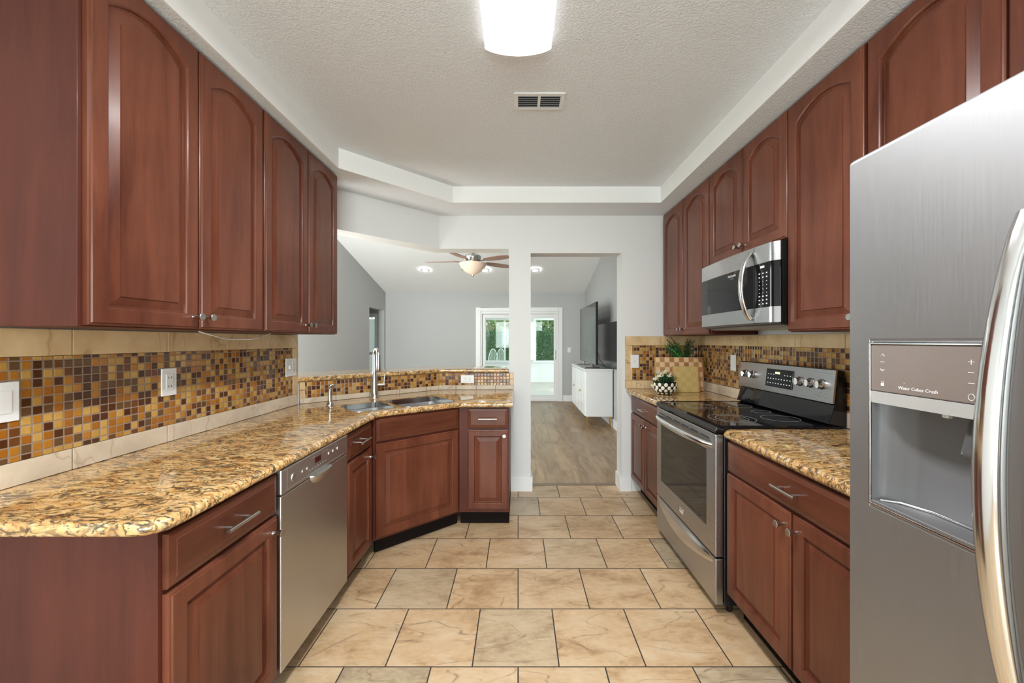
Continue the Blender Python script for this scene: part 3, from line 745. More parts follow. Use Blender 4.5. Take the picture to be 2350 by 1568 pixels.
splash('low angled mosaic backsplash behind the sink faucet', (P_A[0], P_A[1], 0), ang, 0, 0, (zc, .940, 1.050, 1.0505), (.010, seg.length - .003, .035, 0), [.25, .5, .75, 1.0])
splash('low straight mosaic backsplash under the bar beside the pillar', (P_C[0], YF, 0), 0, 0, 0, (zc, .942, 1.050, 1.0505), (.003, .660, 0, .036), [.15, .33, .5])
zc2 = ZCR + .001
splash('mosaic backsplash with tile border on the far wall by the doorway', (0, YF, 0), 0, 0, 0, (zc2, .985, 1.290, 1.373), (.950, XR - .002, .062, 0), [1.3], 'trav')
splash('long mosaic backsplash on the right wall behind the range', (XR, YF - .014, 0), R(-90), 0, 0, (zc2, .985, 1.295, 1.372), (.0, 2.5, 0, 0), [.17, .34, .52, .86, 1.21, 1.56, 1.91, 2.26])

# ================================================================== OUTLETS
def plate(name, label, loc, rz, kind, horiz=False, cat='outlet', w=.072, h=.117):
    t = thing(name, label, cat, loc, rz)
    if horiz: w, h = h, w
    MB().box(-w / 2, w / 2, -.006, 0, -h / 2, h / 2).build('cover_plate', 'white', t, bevel=.002)
    b = MB()
    def face(cx, k):
        if k == 'duplex':
            MB().box(cx - .017, cx + .017, -.008, -.005, -.034, .034).build('receptacle', 'white', t, bevel=.001) if not horiz else MB().box(-.034, .034, -.008, -.005, -.017, .017).build('receptacle', 'white', t, bevel=.001)
            rc_ = t.children[-1]
            for s in (-.019, .019):
                for q in (-.006, .006):
                    if horiz: MB().box(s - .004, s + .004, -.0085, -.0078, q - .0012, q + .0012).build('slot', 'slot', rc_)
                    else: MB().box(cx + q - .0012, cx + q + .0012, -.0085, -.0078, s - .004, s + .004).build('slot', 'slot', rc_)
        elif k == 'switch':
            MB().box(cx - .017, cx + .017, -.0085, -.005, -.034, .034).build('rocker', 'white', t, bevel=.0015)
        elif k == 'toggle':
            MB().box(cx - .005, cx + .005, -.016, -.005, -.010, .012).build('toggle', 'white', t, bevel=.001)
        elif k == 'dot': MB().box(-.003, .003, -.0068, -.0055, -.003, .003).build('screw', 'slot', t)
    if kind == 'both': face(-.024, 'toggle'); face(.023, 'duplex')
    else: face(0, kind)
    return t
plate('wall_outlet', 'white duplex outlet on the left mosaic wall above the counter', (XL + .0102, 1.69, 1.158), R(90), 'duplex')
plate('wall_outlet', 'white double gang plate with switch and outlet at the end of left backsplash', (XL + .0142, 2.592, 1.16), R(90), 'both', w=.118)
plate('light_switch', 'white switch plate at the left edge of the photo on the mosaic wall', (XL + .0102, 1.146, 1.155), R(90), 'switch', cat='switch')
plate('wall_outlet', 'white horizontal outlet on the low mosaic under the bar', (-.448, YF - .0102, .995), 0, 'duplex', True)
plate('wall_outlet', 'white blank plate with centre screw on the tile border by the doorway', (1.03, YF - .0142, 1.153), 0, 'dot')
plate('light_switch', 'white switch plate on the right mosaic wall left of the range', (XR - .0102, 2.925, 1.17), R(-90), 'switch', cat='switch')
plate('light_switch', 'white switch plate on the grey living room wall right of the glass door', (1.125, FY, 1.13), 0, 'toggle', cat='switch', h=.11)

# ================================================================== SINK, FAUCET
t = thing('kitchen_sink', 'stainless steel double bowl sink set in the angled counter', 'sink', (0, 0, 0))
def basin(outl, depth, name):
    cx = sum(p[0] for p in outl) / len(outl); cy = sum(p[1] for p in outl) / len(outl)
    def sc(k, z): return [(cx + (x - cx) * k, cy + (y - cy) * k, z) for x, y in outl]
    b = MB().loops([sc(1.0, ZC - .0355), sc(.97, ZC - .037), sc(.965, ZC - depth + .03), sc(.93, ZC - depth + .006), sc(.85, ZC - depth), sc(.12, ZC - depth - .004)], False, True)
    o = b.build(name, 'basin', t, smooth=50)
    MB().lathe([(.0, .002), (.03, .002), (.042, .001), (.042, -.001)], (cx, cy, ZC - depth - .001), 'z', 20).build('drain', 'chrome', o, smooth=40)
M['basin'] = m_steel('basin_steel', (.74, .75, .76), .36, (1, 1, 1), .08)
basin(rounded(bl.x, bl.y, .147, .172, .065, th2), .17, 'basin'); basin(rounded(br.x, br.y, .212, .192, .075, th2), .20, 'basin')
# thin polished lip that shows inside the cut-out
b = MB()
for hl in (holeA, holeB):
    cx = sum(p[0] for p in hl) / len(hl); cy = sum(p[1] for p in hl) / len(hl)
    sc = lambda k, z: [(cx + (x - cx) * k, cy + (y - cy) * k, z) for x, y in hl]
    b.loops([sc(.995, ZC - .034), sc(.995, ZC + .0015), sc(.965, ZC + .0015), sc(.965, ZC - .034)], False, False)
b.build('rim', 'chrome', t, smooth=40)
t = thing('faucet', 'tall satin steel pull-down kitchen faucet behind the sink', 'faucet', (-1.10, 3.02, ZC), R(-52))
MB().lathe([(.0, 0), (.033, 0), (.033, .006), (.028, .012), (.0265, .05), (.024, .075), (.0235, .115), (.020, .16), (.013, .20), (.0125, .22)], n=28).build('body', 'nickel', t, smooth=40)
arc = [(0, 0, .21), (0, 0, .325)] + [(.045 - .045 * math.cos(R(a)), 0, .325 + .045 * math.sin(R(a))) for a in range(15, 181, 15)]
MB().tube(arc, .0118, 12).build('neck', 'nickel', t, smooth=60)
MB().lathe([(.0125, .335), (.016, .32), (.017, .25), (.0185, .205), (.016, .20), (0, .20)], (.09, 0, 0), n=20).build('spray_head', 'nickel', t, smooth=40)
MB().tube([(0, .018, .095), (.01, .075, .095)], [.011, .012], 12).tube([(.01, .068, .095), (.012, .075, .18)], [.0055, .0045], 8).build('lever', 'nickel', t, smooth=50)
t = thing('side_sprayer', 'small satin steel side sprayer left of the faucet', 'sprayer', (-1.262, 2.645, ZC), R(-10))
MB().lathe([(0, 0), (.026, 0), (.026, .006), (.019, .018), (.014, .03), (.0125, .07), (.014, .09)], n=20).build('base', 'nickel', t, smooth=40)
MB().tube([(0, 0, .088), (.002, 0, .115), (.014, 0, .130), (.034, 0, .132)], [.0135, .012, .011, .013], 12).build('spray_nozzle', 'nickel', t, smooth=50)

# ================================================================== DISHWASHER
t = thing('dishwasher', 'stainless steel dishwasher under the left counter', 'dishwasher', (XFL, 1.436, 0), R(90))
w = .558
MB().box(.004, w - .004, .02, .60, .115, .86).build('tub', 'black', t)
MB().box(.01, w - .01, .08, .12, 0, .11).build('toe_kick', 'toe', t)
MB().box(0, w, -.022, .02, .12, .765).build('door', 'steel_dw', t, bevel=.004)
b = MB(); n_ = 8
b.loops([[(0, -.020, .768), (w, -.020, .768), (w, -.024, .79), (w, -.022, .85), (w, -.012, .862), (w, .02, .862), (0, .02, .862), (0, -.012, .862), (0, -.022, .85), (0, -.024, .79)][::-1]], True, False)
cp = MB().box(0, w, -.024, .02, .768, .862).build('control_panel', m_steel('dishwasher_trim', (.60, .60, .59), .33, (.02, 1, 1), .06), t, bevel=.006)
MB().box(.235, .285, -.0252, -.0235, .815, .838).build('display', m_plain('dark_red_display', (.05, .008, .006), .2), cp)
for x, z, r in ((.36, .822, .008), (.40, .822, .008), (.445, .822, .009), (.14, .812, .007), (.175, .812, .007), (.075, .812, .016)):
    MB().lathe([(0, -.004), (r * .9, -.003), (r, 0)], (x, -.024, z), 'y', 16).build('button', 'steel_dw', cp, smooth=40)
b = MB()
for k in range(7): b.box(.19 + k * .022, .20 + k * .022, -.0246, -.0238, .797, .801)
for x in (.215, .30, .33, .42): b.box(x, x + .018, -.0246, -.0238, .843, .845)
b.box(.025, w - .03, -.0243, -.0238, .7795, .781).box(.035, .036, -.0243, -.0238, .781, .855)
b.build('panel_marks', 'grey', cp)
# pocket handle: a scooped lip under the control panel
b = MB(); lp = []
for k in range(13):
    a = math.pi * k / 12; x = .285 - .085 * math.cos(a); d_ = math.sin(a)
    lp.append([(x, -.022, .772), (x, -.022 - .026 * d_ ** .6, .768), (x, -.022 - .024 * d_ ** .6, .768 - .012 * d_), (x, -.0215, .768 - .045 * d_)])
b.loops(lp, True, True).build('handle_lip', 'steel_dw', t, smooth=60)

# ================================================================== RANGE
t = thing('electric_range', 'stainless steel electric range with black glass cooktop', 'range', (.985, 2.714, 0), R(-90))
w = .806
MB().box(0, w, .012, .60, .05, .893).build('body', 'black', t, bevel=.003)
for x in (.03, w - .06):
    for y in (.06, .55): MB().lathe([(.015, 0), (.018, .05)], (x + .015, y, 0), n=10).build('foot', 'black', t)
ck = MB().loops([[(0, -.028, .885), (w, -.028, .885), (w, .57, .893), (0, .57, .893)], [(-.004, -.034, .898), (w + .004, -.034, .898), (w + .004, .57, .898), (-.004, .57, .898)], [(-.004, -.024, .915), (w + .004, -.024, .915), (w + .004, .57, .915), (-.004, .57, .915)],
    [(.012, .0, .922), (w - .012, .0, .922), (w - .012, .565, .922), (.012, .565, .922)], [(.022, .012, .9185), (w - .022, .012, .9185), (w - .022, .555, .9185), (.022, .555, .9185)]]).build('cooktop', 'glassb', t, bevel=.002)
def ring(b, cx, cy, r, wd=.0016):
    n_ = 40; b.loops([[(cx + rr * math.cos(2 * math.pi * k / n_), cy + rr * math.sin(2 * math.pi * k / n_), z) for k in range(n_)] for rr, z in ((r - wd, .9186), (r - wd, .9190), (r + wd, .9190), (r + wd, .9186))], False, False)
for cx, cy, rs in ((.20, .16, (.11, .075)), (.60, .16, (.115, .08)), (.20, .42, (.075,)), (.60, .42, (.09,)), (.40, .44, (.05,))):
    b = MB()
    for r in rs: ring(b, cx, cy, r)
    b.build('burner_ring', m_plain('burner_print', (.30, .30, .30), .3), ck)
# oven door: steel frame around a window
def frame_hole(x0, x1, z0, z1, hx0, hx1, hz0, hz1, yf, yb):
    b = MB(); o4 = [(x0, z0), (x1, z0), (x1, z1), (x0, z1)]; h4 = [(hx0, hz0), (hx1, hz0), (hx1, hz1), (hx0, hz1)]
    L = lambda q, y: [(x, y, z) for x, z in q]
    b.loops([L(h4, yb), L(o4, yb), L(o4, yf), L(h4, yf), L(h4, yb)], False, False); return b
od = frame_hole(0, w, .285, .880, .075, w - .095, .40, .785, -.030, .010).build('oven_door', 'steel_x', t, bevel=.004)
MB().box(.074, w - .094, -.0285, -.0, .399, .786).build('window', 'ovenglass', od)
b = MB()
for k in range(6): b.box(.05 + k * .12, .145 + k * .12, -.0315, -.028, .845, .852)
b.build('vent_slots', 'slot', od)
hp = []
for k in range(17):
    u = k / 16; q = math.sin(math.pi * u); hp.append((.012 + (w - .03) * u, -.032 - .048 * q ** .55, .822))
MB().tube(hp, [.011 + .005 * math.sin(math.pi * k / 16) for k in range(17)], 12, flat=(.8, 1.2)).build('handle', 'chrome', od, smooth=60)
bd = MB().box(.385, .435, -.034, -.029, .325, .355).build('badge', 'chrome', od, bevel=.003)
MB().box(.39, .43, -.0348, -.0338, .332, .338).build('badge_plate', 'white_print', bd)
sd = MB().box(0, w, -.030, .010, .055, .277).build('storage_drawer', 'steel_x', t, bevel=.005)
lp = []
for k in range(17):
    u = k / 16; q = math.sin(math.pi * u); x = .02 + (w - .04) * u; lp.append([(x, -.029, .272), (x, -.029 - .022 * q ** .6, .262 - .052 * q), (x, -.029 - .020 * q ** .6, .250 - .060 * q), (x, -.0285, .246 - .062 * q)])
MB().loops(lp, True, True).build('drawer_handle', 'chrome', sd, smooth=60)
bg_ = MB().loops([[(0, y, z) for y, z in PR] for PR in [[(.55, .919), (.52, .93), (.548, 1.022), (.535, 1.03), (.553, 1.188), (.575, 1.192), (.602, 1.15), (.602, .919)]]] + [[(w, y, z) for y, z in [(.55, .919), (.52, .93), (.548, 1.022), (.535, 1.03), (.553, 1.188), (.575, 1.192), (.602, 1.15), (.602, .919)]]]).build('backguard', 'glassb', t, bevel=.002)
sp_ = MB().loops([[(x, y, z) for y, z in [(.533, 1.028), (.5505, 1.190), (.558, 1.196), (.560, 1.196), (.543, 1.03)]] for x in (-.004, w + .004)]).build('control_face', 'steel_x', bg_, bevel=.002)
def bgy(z): return .533 + (z - 1.028) / .162 * .0175
b = MB().loops([[(x, bgy(z) - q, z) for x, z in ((.290, 1.06), (.525, 1.06), (.525, 1.165), (.290, 1.165))] for q in (.0, .004)], True, True).build('display_panel', 'glassb', bg_, bevel=.003)
b2 = MB()
for i in range(9):
    for j in range(3):
        if 3 <= i <= 5 and j == 2: continue
        z = 1.08 + j * .026; x = .31 + i * .024; b2.box(x, x + .009, bgy(z) - .0052, bgy(z) - .0036, z, z + .005)
b2.build('button_marks', 'white_print', b)
MB().box(.375, .415, bgy(1.145) - .0052, bgy(1.145) - .0036, 1.138, 1.150).build('digits', 'led', b)
for x in (.07, .150, .578, .655, .730):
    k_ = MB().lathe([(.026, 0), (.026, -.004), (.0215, -.007), (.021, -.026), (.019, -.029), (0, -.029)], (0, 0, 0), 'y', 24).box(-.004, .004, -.037, -.028, -.020, .020).build('control_knob', 'chrome', sp_, smooth=35)
    k_.location = (x, bgy(1.115), 1.115)
b = MB()
for x in (.07, .150, .578, .655, .730): b.box(x - .004, x + .004, bgy(1.075) - .0008, bgy(1.075), 1.073, 1.078)
b.build('knob_marks', 'grey', sp_)

# ================================================================== MICROWAVE
t = thing('microwave', 'over-the-range stainless microwave with curved handle', 'microwave', (1.205, 2.628, 1.40), R(-90))
w = .752
MB().box(.0, w, .045, .402, .012, .415).build('body', 'black', t, bevel=.002)
MB().loops([[(x, y, z) for y, z in [(.03, .024), (.10, 0), (.38, 0), (.40, .012), (.045, .028)]] for x in (.01, w - .01)]).build('bottom_grille', 'plas', t)
def curve_front(x0, x1, z0, z1, off, name, mat, par, n_=18):
    def yy(x): 
        u = x / w; return .002 + .018 * (2 * u - 1) ** 2 + (.03 * max(0, (u - .965) / .035) ** 1.5)
    xs_ = [x0 + (x1 - x0) * k / n_ for k in range(n_ + 1)]
    lp = [[(x, yy(x) - off, z0), (x, yy(x) - off, z1), (x, .045, z1), (x, .045, z0)] for x in xs_]
    return MB().loops(lp).build(name, mat, par, smooth=30)
dr = curve_front(0, .60, .025, .10, 0, 'door', 'steel_x', t)
curve_front(0, .60, .322, .413, 0, 'door_top_band', 'steel_x', dr)
curve_front(0, .60, .10, .322, -.001, 'door_window', 'glassb', dr)
cpn = curve_front(.603, w, .025, .10, 0, 'control_panel', 'steel_x', t, 10)
curve_front(.603, w, .322, .413, 0, 'panel_top_band', 'steel_x', cpn, 10)
curve_front(.603, w, .10, .322, -.001, 'keypad', 'glassb', cpn, 10)
def my(x): u = x / w; return .002 + .018 * (2 * u - 1) ** 2 + (.03 * max(0, (u - .965) / .035) ** 1.5)
b = MB()
for i in range(3):
    for j in range(9):
        x = .640 + i * .026; z = .115 + j * .019; s_ = .0045 if j in (0, 1, 2, 7, 8) else .0022
        b.box(x - s_, x + s_, my(x) - .0006, my(x) + .002, z, z + (.006 if s_ > .003 else .003))
b.build('key_marks', 'white_print', cpn)
MB().box(.645, .675, my(.66) - .0006, my(.66) + .003, .297, .308).build('digits', m_emit('dim_green_digits', (.4, .5, .05), .25), cpn)
hp = []
for k in range(15):
    u = k / 14; q = math.sin(math.pi * u); hp.append((.575, my(.575) - .004 - .05 * q ** .7, .045 + .345 * u))
MB().tube(hp, .0135, 12, flat=(1.35, .75)).build('handle', 'chrome', dr, smooth=60)
text('brand_print', 'FRIGIDAIRE', .016, 'white_print', dr, (.40, my(.40) - .0002, .298), FRONT)
text('model_print', 'GALLERY', .009, 'grey', dr, (.40, my(.40) - .0002, .283), FRONT)

# ================================================================== REFRIGERATOR
t = thing('refrigerator', 'large stainless steel side-by-side refrigerator with ice dispenser at the right', 'refrigerator', (.80, .952, 0), R(-90))
MB().box(.003, .907, .085, .79, .03, 1.75).build('body', m_plain('fridge_side_grey', (.16, .16, .165), .45), t, bevel=.004)
MB().box(.01, .90, .03, .085, .0, .09).build('toe_grille', 'plas', t)
fd = frame_hole(0, .376, .10, 1.766, .055, .300, .966, 1.330, 0, .075)
fdo = fd.build('freezer_door', 'steel_f', t, bevel=.008, seg=3)
MB().box(.381, .91, 0, .075, .10, 1.766).build('fridge_door', 'steel_f', t, bevel=.012, seg=3)
ds = frame_hole(.0545, .3005, .9655, 1.3305, .0585, .2965, .9705, 1.3265, -.003, .02).build('dispenser_frame', 'chrome', fdo, bevel=.001)
MB().box(.059, .296, -.001, .02, 1.223, 1.326).build('dispenser_panel', 'panelgrey', fdo, bevel=.002)
MB().loops([[(x, y, z) for y, z in [(-.002, 1.222), (.03, 1.222), (.03, 1.200), (.0, 1.196 )]] for x in (.059, .296)]).build('dispenser_bar', m_plain('satin_grey_bar', (.42, .42, .41), .3), fdo)
# concave recess
lp = []
for z, dep in ((1.197, .072), (1.15, .072), (1.05, .070), (.99, .066), (.972, .06)):
    l = [(.059, .001, z), (.063, dep * .45, z)]
    for k in range(9):
        a = math.pi * k / 8; l.append((.1775 - .100 * math.cos(a), dep * .55 + dep * .45 * math.sin(a) ** .7 if k not in (0, 8) else dep * .55, z))
    l += [(.292, dep * .45, z), (.296, .001, z)]
    lp.append(l)
rc = MB().loops(lp, False, False, closed=False).build('dispenser_recess', m_plain('recess_grey', (.15, .152, .158), .28), fdo, smooth=60)
tray = [(.059, -.002), (.296, -.002), (.292, .03), (.2775, .038), (.22, .066), (.135, .066), (.0775, .038), (.063, .03)]
MB().prism(tray, .9705, .9765).build('drip_tray', 'steel_f', fdo, bevel=.0015)
MB().tube([(.07, .01, .979), (.09, .038, .98), (.14, .056, .98), (.215, .056, .98), (.265, .038, .98), (.285, .01, .979)], .0025, 8).build('tray_rail', 'chrome', fdo, smooth=60)
MB().loops([[(x, .03, 1.198), (x + .0, .06, 1.198), (x, .055, 1.14), (x, .02, 1.118), (x, .012, 1.125)] for x in (.225, .275)]).build('paddle', 'clear', fdo, bevel=.006)
MB().box(.188, .200, .02, .03, 1.186, 1.198).build('water_spout', 'white', fdo, bevel=.002)
for s_, x in (('Water', .136), ('Cubes', .163), ('Crush', .190)): text('dispenser_word', s_, .0095, 'white_print', fdo, (x, -.0013, 1.236), FRONT)
b = MB()
for z in (1.27, 1.288): b.box(.083, .092, -.0016, -.0009, z, z + .0009)
b.tube([(.083, -.0012, 1.301), (.0875, -.0012, 1.306), (.092, -.0012, 1.301)], .0005, 4); b.tube([(.083, -.0012, 1.273), (.0875, -.0012, 1.268), (.092, -.0012, 1.273)], .0005, 4)
b.box(.084, .091, -.0016, -.0009, 1.236, 1.242).tube([(.0855, -.0012, 1.242), (.0855, -.0012, 1.246), (.0895, -.0012, 1.246), (.0895, -.0012, 1.242)], .0005, 4)
for z in (1.297, 1.278, 1.259): b.box(.252, .262, -.0016, -.0009, z, z + .0009)
b.box(.2565, .2575, -.0016, -.0009, 1.2925, 1.3015)
b.tube([(.257 + .005 * math.cos(a), -.0012, 1.235 + .006 * math.sin(a)) for a in [k * math.pi / 6 for k in range(13)]], .0005, 4)
b.build('dispenser_icons', 'white_print', fdo)
MB().box(.1355, .1365, -.0016, -.0009, 1.2455, 1.2465).build('indicator_light', 'white_print', fdo)
hz0, hz1 = .70, 1.535
def fr_handle(par, x):
    hp = []; rs_ = []
    for k in range(25):
        u = k / 24; q = math.sin(math.pi * u) ** .8; hp.append((x, -.004 - .062 * q, hz0 + (hz1 - hz0) * u)); rs_.append(.013 + .006 * q)
    MB().tube(hp, rs_, 16, flat=(1.0, 1.0)).build('handle', 'chrome', par, smooth=60)
fr_handle(fdo, .338); fr_handle(bpy.data.objects['fridge_door'], .42)

# ================================================================== CEILING FIXTURE, VENT
t = thing('ceiling_light', 'long white fluorescent ceiling light with curved lens in the tray', 'light', (0, 1.0, ZT))
MB().box(-.125, .125, -.62, .625, -.02, 0).build('housing', 'white', t)
lp = []
for y in (-.63, .636):
    lp.append([(-.135, y, -.018)] + [(-.137 + .274 * k / 12, y, -.030 - .030 * math.sin(math.pi * k / 12) ** .7) for k in range(13)] + [(.135, y, -.018)])
MB().loops(lp).build('lens', 'lens', t, smooth=50)
l_ = area('fixture_tubes', (0, 1.0, ZT - .064), (0, 0, 0), .20, 1.20, 36, (.975, .985, 1.0))
t = thing('air_vent', 'white louvred air vent register in the tray ceiling', 'vent', (.108, 2.04, ZT))
b = MB(); b.box(-.13, .13, -.072, -.052, -.006, 0).box(-.13, .13, .052, .072, -.006, 0).box(-.13, -.108, -.052, .052, -.006, 0).box(.108, .13, -.052, .052, -.006, 0).box(-.007, .007, -.052, .052, -.006, 0)
b.build('frame', 'white', t, bevel=.0015)
MB().box(-.108, .108, -.052, .052, -.0012, -.0002).build('duct_opening', 'slot', t)
b = MB()
for k in range(6):
    y = -.0435 + k * .0174
    for xa, xb in ((-.108, -.007), (.007, .108)): b.loops([[(xa, y - .0025, -.006), (xa, y + .0025, -.002), (xa, y + .0025, -.001), (xa, y - .0025, -.005)], [(xb, y - .0025, -.006), (xb, y + .0025, -.002), (xb, y + .0025, -.001), (xb, y - .0025, -.005)]])
b.build('louvres', 'white', t)

# under-cabinet cord
pts = [(XL + .215 + .01 * math.sin(k), 1.60 + .47 * k / 12, 1.372 - .032 * math.sin(math.pi * k / 12) ** .8) for k in range(13)]
tag(MB().tube(pts, .0028, 8).build('power_cord', 'cord', smooth=60), 'thin white cord sagging below the left wall cabinets', 'cord')

# ================================================================== COUNTER DECOR
def leanboard(name, label, cx, cy, z, w, h, th_, rz, tilt, mat, edge=True):
    t = thing(name, label, 'cutting board', (cx, cy, z), rz)
    o = MB().box(-w / 2, w / 2, 0, th_, 0, h).build('panel', mat, t, bevel=.002); o.rotation_euler = (R(-tilt), 0, 0); o.location = (0, 0, math.sin(R(tilt)) * 0)
    if edge:
        e = MB().box(-w / 2 - .001, -w / 2 + .004, -.001, th_ + .001, 0, h).box(w / 2 - .010, w / 2 + .001, -.001, th_ + .001, 0, h).build('edge_strip', 'boardedge', t); e.rotation_euler = (R(-tilt), 0, 0)
    return t
leanboard('cutting_board', 'large checkered wooden board leaning in the far right corner', 1.362, 3.312, ZCR + .002, .40, .285, .02, R(-1), 6, 'check')
leanboard('cutting_board', 'smaller pale square board leaning against the checkered board', 1.393, 3.255, ZCR + .002, .215, .212, .016, R(-2), 7, 'board')
t = thing('flower_bowl', 'small black bowl inlaid with white dots holding white flowers', 'bowl', (1.165, 3.13, ZCR + .001))
MB().lathe([(0, 0), (.045, 0), (.075, .025), (.092, .062), (.090, .095), (.085, .095), (.086, .062), (.06, .02), (0, .015)], n=32).build('bowl', 'bowl', t, smooth=50)
b = MB()
for j, (r, z, n_, s_) in enumerate(((.060, .016, 11, .011), (.079, .036, 12, .013), (.0905, .058, 12, .014), (.0915, .082, 12, .014))):
    for k in range(n_):
        a = 2 * math.pi * (k + .5 * (j % 2)) / n_; p = Vector((r * math.cos(a), r * math.sin(a), z)); nn = Vector((math.cos(a), math.sin(a), -.5 if j < 2 else -.1)).normalized()
        u = Vector((-math.sin(a), math.cos(a), 0)); v_ = nn.cross(u)
        b.loops([[p + nn * .001 + (u * math.cos(q) * rr + v_ * math.sin(q) * rr * 1.15) * s_ + nn * hh for q in [2 * math.pi * m / 10 for m in range(10)]] for rr, hh in ((1, 0), (.8, .002), (.4, .003))], False, True)
b.build('inlay_dots', 'shell', t, smooth=60)
random.seed(11)
def petal(b, p, dr_, l, wd, cup=.3):
    dr_ = dr_.normalized(); s_ = dr_.cross(Vector((random.uniform(-.3, .3), random.uniform(-.3, .3), 1))).normalized(); up = s_.cross(dr_)
    pts = []
    for u, ww in ((0, .15), (.35, .8), (.7, 1), (1, .1)):
        c_ = p + dr_ * l * u + up * cup * l * u * u
        pts.append((c_ - s_ * wd * ww / 2, c_ + up * wd * .12, c_ + s_ * wd * ww / 2))
    for a, c_ in zip(pts[:-1], pts[1:]):
        b.quad(a[0], a[1], c_[1], c_[0]); b.quad(a[1], a[2], c_[2], c_[1])
b = MB()
for k in range(150):
    a = random.uniform(0, 6.28); r = random.uniform(0, .075); p = Vector((r * math.cos(a), r * math.sin(a), random.uniform(.075, .13)))
    if p.x < -.02 and random.random() < .5: continue
    petal(b, p, Vector((math.cos(a), math.sin(a), random.uniform(.2, 1.4))), random.uniform(.025, .05), .014)
b.build('leaves', 'dleaf', t)
for (x, y, z, q) in ((-.085, -.03, .115, 12), (-.095, -.01, .06, 9), (-.06, -.05, .14, 10), (-.01, -.03, .165, 13), (.01, -.06, .14, 10), (-.045, .02, .16, 9)):
    b = MB()
    for k in range(q): a = k * 2.4; petal(b, Vector((x, y, z)), Vector((math.cos(a), math.sin(a), .3 + .7 * (k % 3))), .032, .014, .1)
    b.build('flower', 'petal', t)
t = thing('potted_fern', 'green leafy fern plant in a pot standing behind the checkered board', 'plant', (1.44, 3.432, ZCR + .001))
MB().lathe([(0, 0), (.030, 0), (.038, .10), (.042, .18), (.039, .18), (0, .17)], n=24).build('pot', m_plain('terracotta', lin(140, 90, 66), .7), t, smooth=40)
random.seed(21)
for k in range(24):
    tx = random.uniform(-.17, .14); tz = random.uniform(.30, .44); ty = random.uniform(-.03, .045)
    if k < 5: tx, tz = [(-.155, .385), (-.10, .445), (-.03, .40), (.05, .43), (.11, .42)][k]
    p0 = Vector((random.uniform(-.02, .02), 0, .17)); p2 = Vector((tx, ty, tz)); p1 = Vector((tx * .35, ty * .4, .17 + (tz - .17) * .75))
    pts = [p0 * (1 - u) ** 2 + p1 * 2 * u * (1 - u) + p2 * u * u for u in [i / 11 for i in range(12)]]
    b = MB(); b.tube(pts, .0015, 5)
    for i in range(2, 12):
        D = (pts[i] - pts[i - 1]).normalized(); sdv = D.cross(Vector((0, 1, 0))).normalized()
        for s_ in (-1, 1): petal(b, pts[i], sdv * s_ * .7 + D * .7, .036 * (1.15 - i / 12), .013, .05)
    b.build('frond', 'dleaf2' if k % 2 == 0 else 'dleaf', t)

# ================================================================== LIVING ROOM THINGS
t = thing('media_console', 'white four-door console with brass legs under the television', 'console', (1.04, 7.50, 0), R(-90))
w = 1.46; dpt = .41
MB().box(0, w, 0, dpt, .168, .868).build('cabinet_body', 'lacq', t, bevel=.004)
MB().box(-.008, w + .008, -.02, dpt + .002, .868, .90).build('top', 'lacq', t, bevel=.004)
for k in range(4):
    x0 = .01 + k * (w - .02) / 4; x1 = x0 + (w - .02) / 4 - .006
    d_ = MB(); n_ = 3
    for q in range(n_):
        a = x0 + (x1 - x0) * q / n_; c_ = x0 + (x1 - x0) * (q + 1) / n_
        d_.prism([(a + .002, -.004), (a + .02, -.02), (c_ - .02, -.02), (c_ - .002, -.004), (c_ - .002, -.0005), (a + .002, -.0005)], .18, .855)
    dd = d_.build('door', 'lacq', t)
    kx = x1 - .03 if k % 2 == 0 else x0 + .03
    MB().tube([(kx, -.02, .53), (kx, -.04, .53)], .005, 8).box(kx - .005, kx + .005, -.044, -.038, .512, .548).build('handle', 'gold', dd)
for x in (.02, w - .02):
    for y in (.02, dpt - .03):
        sx = -1 if x < 1 else 1
        MB().loops([[(x - s_ * 1, y - s_, z), (x + s_, y - s_, z), (x + s_, y + s_, z), (x - s_, y + s_, z)] for s_, z in ((.011, 0), (.017, .168))]).box(x - .02 if sx > 0 else x - .01, x + .01 if sx > 0 else x + .02, y - .01, y + .01, .155, .168).build('leg', 'gold', t)
t = thing('television', 'large flat black television standing on the white console', 'television', (1.185, 7.55, .901), R(-90))
MB().box(0, 1.54, 0, .035, .06, 1.03).build('casing', 'black', t, bevel=.004)
MB().box(.012, 1.528, -.0015, .001, .075, 1.02).build('screen', 'screen', t)
for x in (.35, 1.20): MB().tube([(x, -.10, .006), (x, .13, .006)], .006, 6).tube([(x, .017, .006), (x, .017, .07)], .012, 8).build('stand_foot', 'black', t)
MB().box(.2, 1.2, .035, .07, .2, .7).build('rear_housing', 'black', t, bevel=.006)
tag(MB().box(RX - .03, RX - .001, 5.0, 7.55, .905, 1.62).build('wall_panel', 'wallblk', bevel=.004), 'wide glossy dark panel on the wall behind the television', 'panel')
tag(MB().tube([(1.29, 6.5, 1.22), (1.33, 6.4, 1.02), (1.40, 6.3, .912), (1.42, 6.35, .906)], .004, 6).build('television_cable', 'black', smooth=60), 'thin black cable hanging from the back of the television', 'cable')
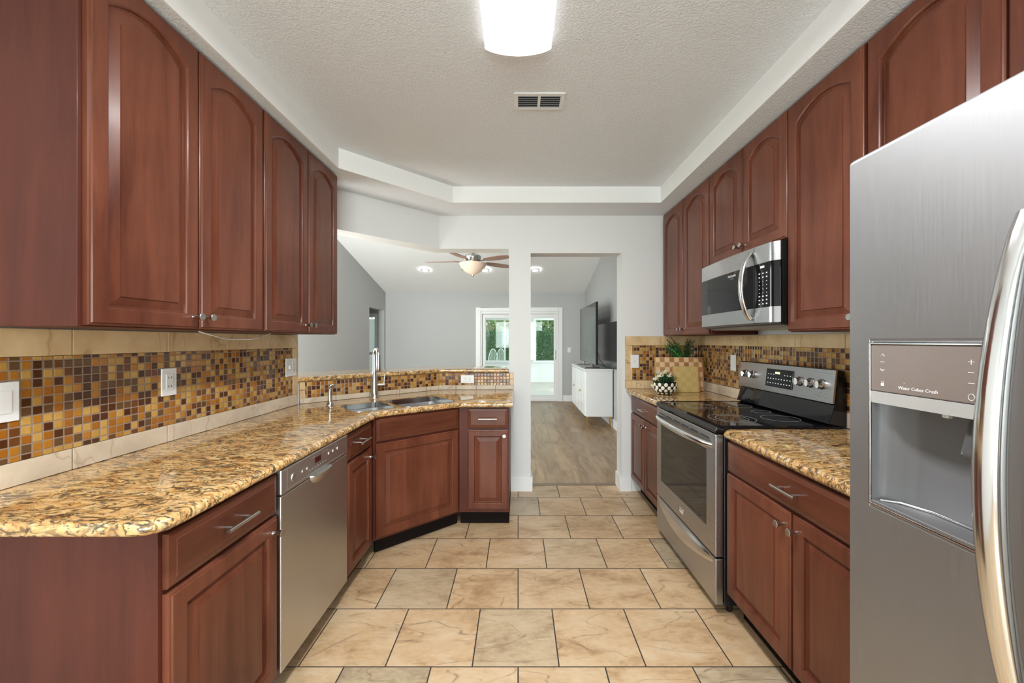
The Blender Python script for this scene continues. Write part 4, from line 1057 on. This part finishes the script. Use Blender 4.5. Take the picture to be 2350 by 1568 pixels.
# ceiling fan
t = thing('ceiling_fan', 'nickel ceiling fan with five brown blades and a frosted bowl light', 'fan', (-.62, 5.4, 2.23))
MB().lathe([(0, -.008), (.012, -.004), (.014, .006), (.05, .016), (.11, .050), (.165, .105), (.190, .158), (.186, .160), (.10, .150), (0, .150)], n=36).build('light_bowl', 'bowlglass', t, smooth=40)
MB().lathe([(0, -.02), (.014, -.015), (.02, 0), (0, .004)], n=12).build('finial', 'nickel', t, smooth=40)
MB().lathe([(.09, .15), (.10, .17), (.10, .20), (.115, .22), (.115, .26), (.07, .29), (.03, .30), (.025, .36), (.013, .37), (.013, .80), (0, .80)], n=28).build('motor', 'nickel', t, smooth=40)
MB().lathe([(.013, .74), (.06, .76), (.07, .90), (0, .90)], n=20).build('canopy', 'nickel', t, smooth=40)
for k in range(5):
    a = R(180 + 72 * k)
    o = MB().loops([[(x, -ww, z + ww * .15), (x, ww, z - ww * .15), (x, ww, z - ww * .15 + .006), (x, -ww, z + ww * .15 + .006)] for x, ww, z in ((.20, .028, .185), (.24, .048, .183), (.38, .066, .180), (.52, .066, .178), (.61, .045, .177), (.65, .008, .176))]).build('blade', 'fanwood', t); o.rotation_euler = (0, 0, a)
    o2 = MB().tube([(.09, 0, .195), (.15, 0, .180), (.26, 0, .190)], .010, 8, flat=(2, .6)).build('blade_iron', 'nickel', o, smooth=60)
# recessed lamps on the sloped ceiling
names = ['left of the ceiling fan', 'partly behind the ceiling fan bowl', 'seen through the doorway']
for x, nm in zip((-1.77, -.63, .325), names):
    Y = 7.5; Z = zf + sl * (FY - Y) - .012
    t = thing('recessed_light', 'small round recessed ceiling light ' + nm, 'light', (x, Y, Z), 0, 'recessed ceiling lights'); t.rotation_euler = (math.atan(-sl) , 0, 0)
    MB().lathe([(.0555, -.001), (.0555, -.007), (.085, -.006), (.09, .004)], n=28, caps=False).build('trim_ring', 'white', t, smooth=40)
    MB().lathe([(0, -.004), (.056, -.004), (.056, .002), (0, .002)], n=24).build('lamp', 'can', t)
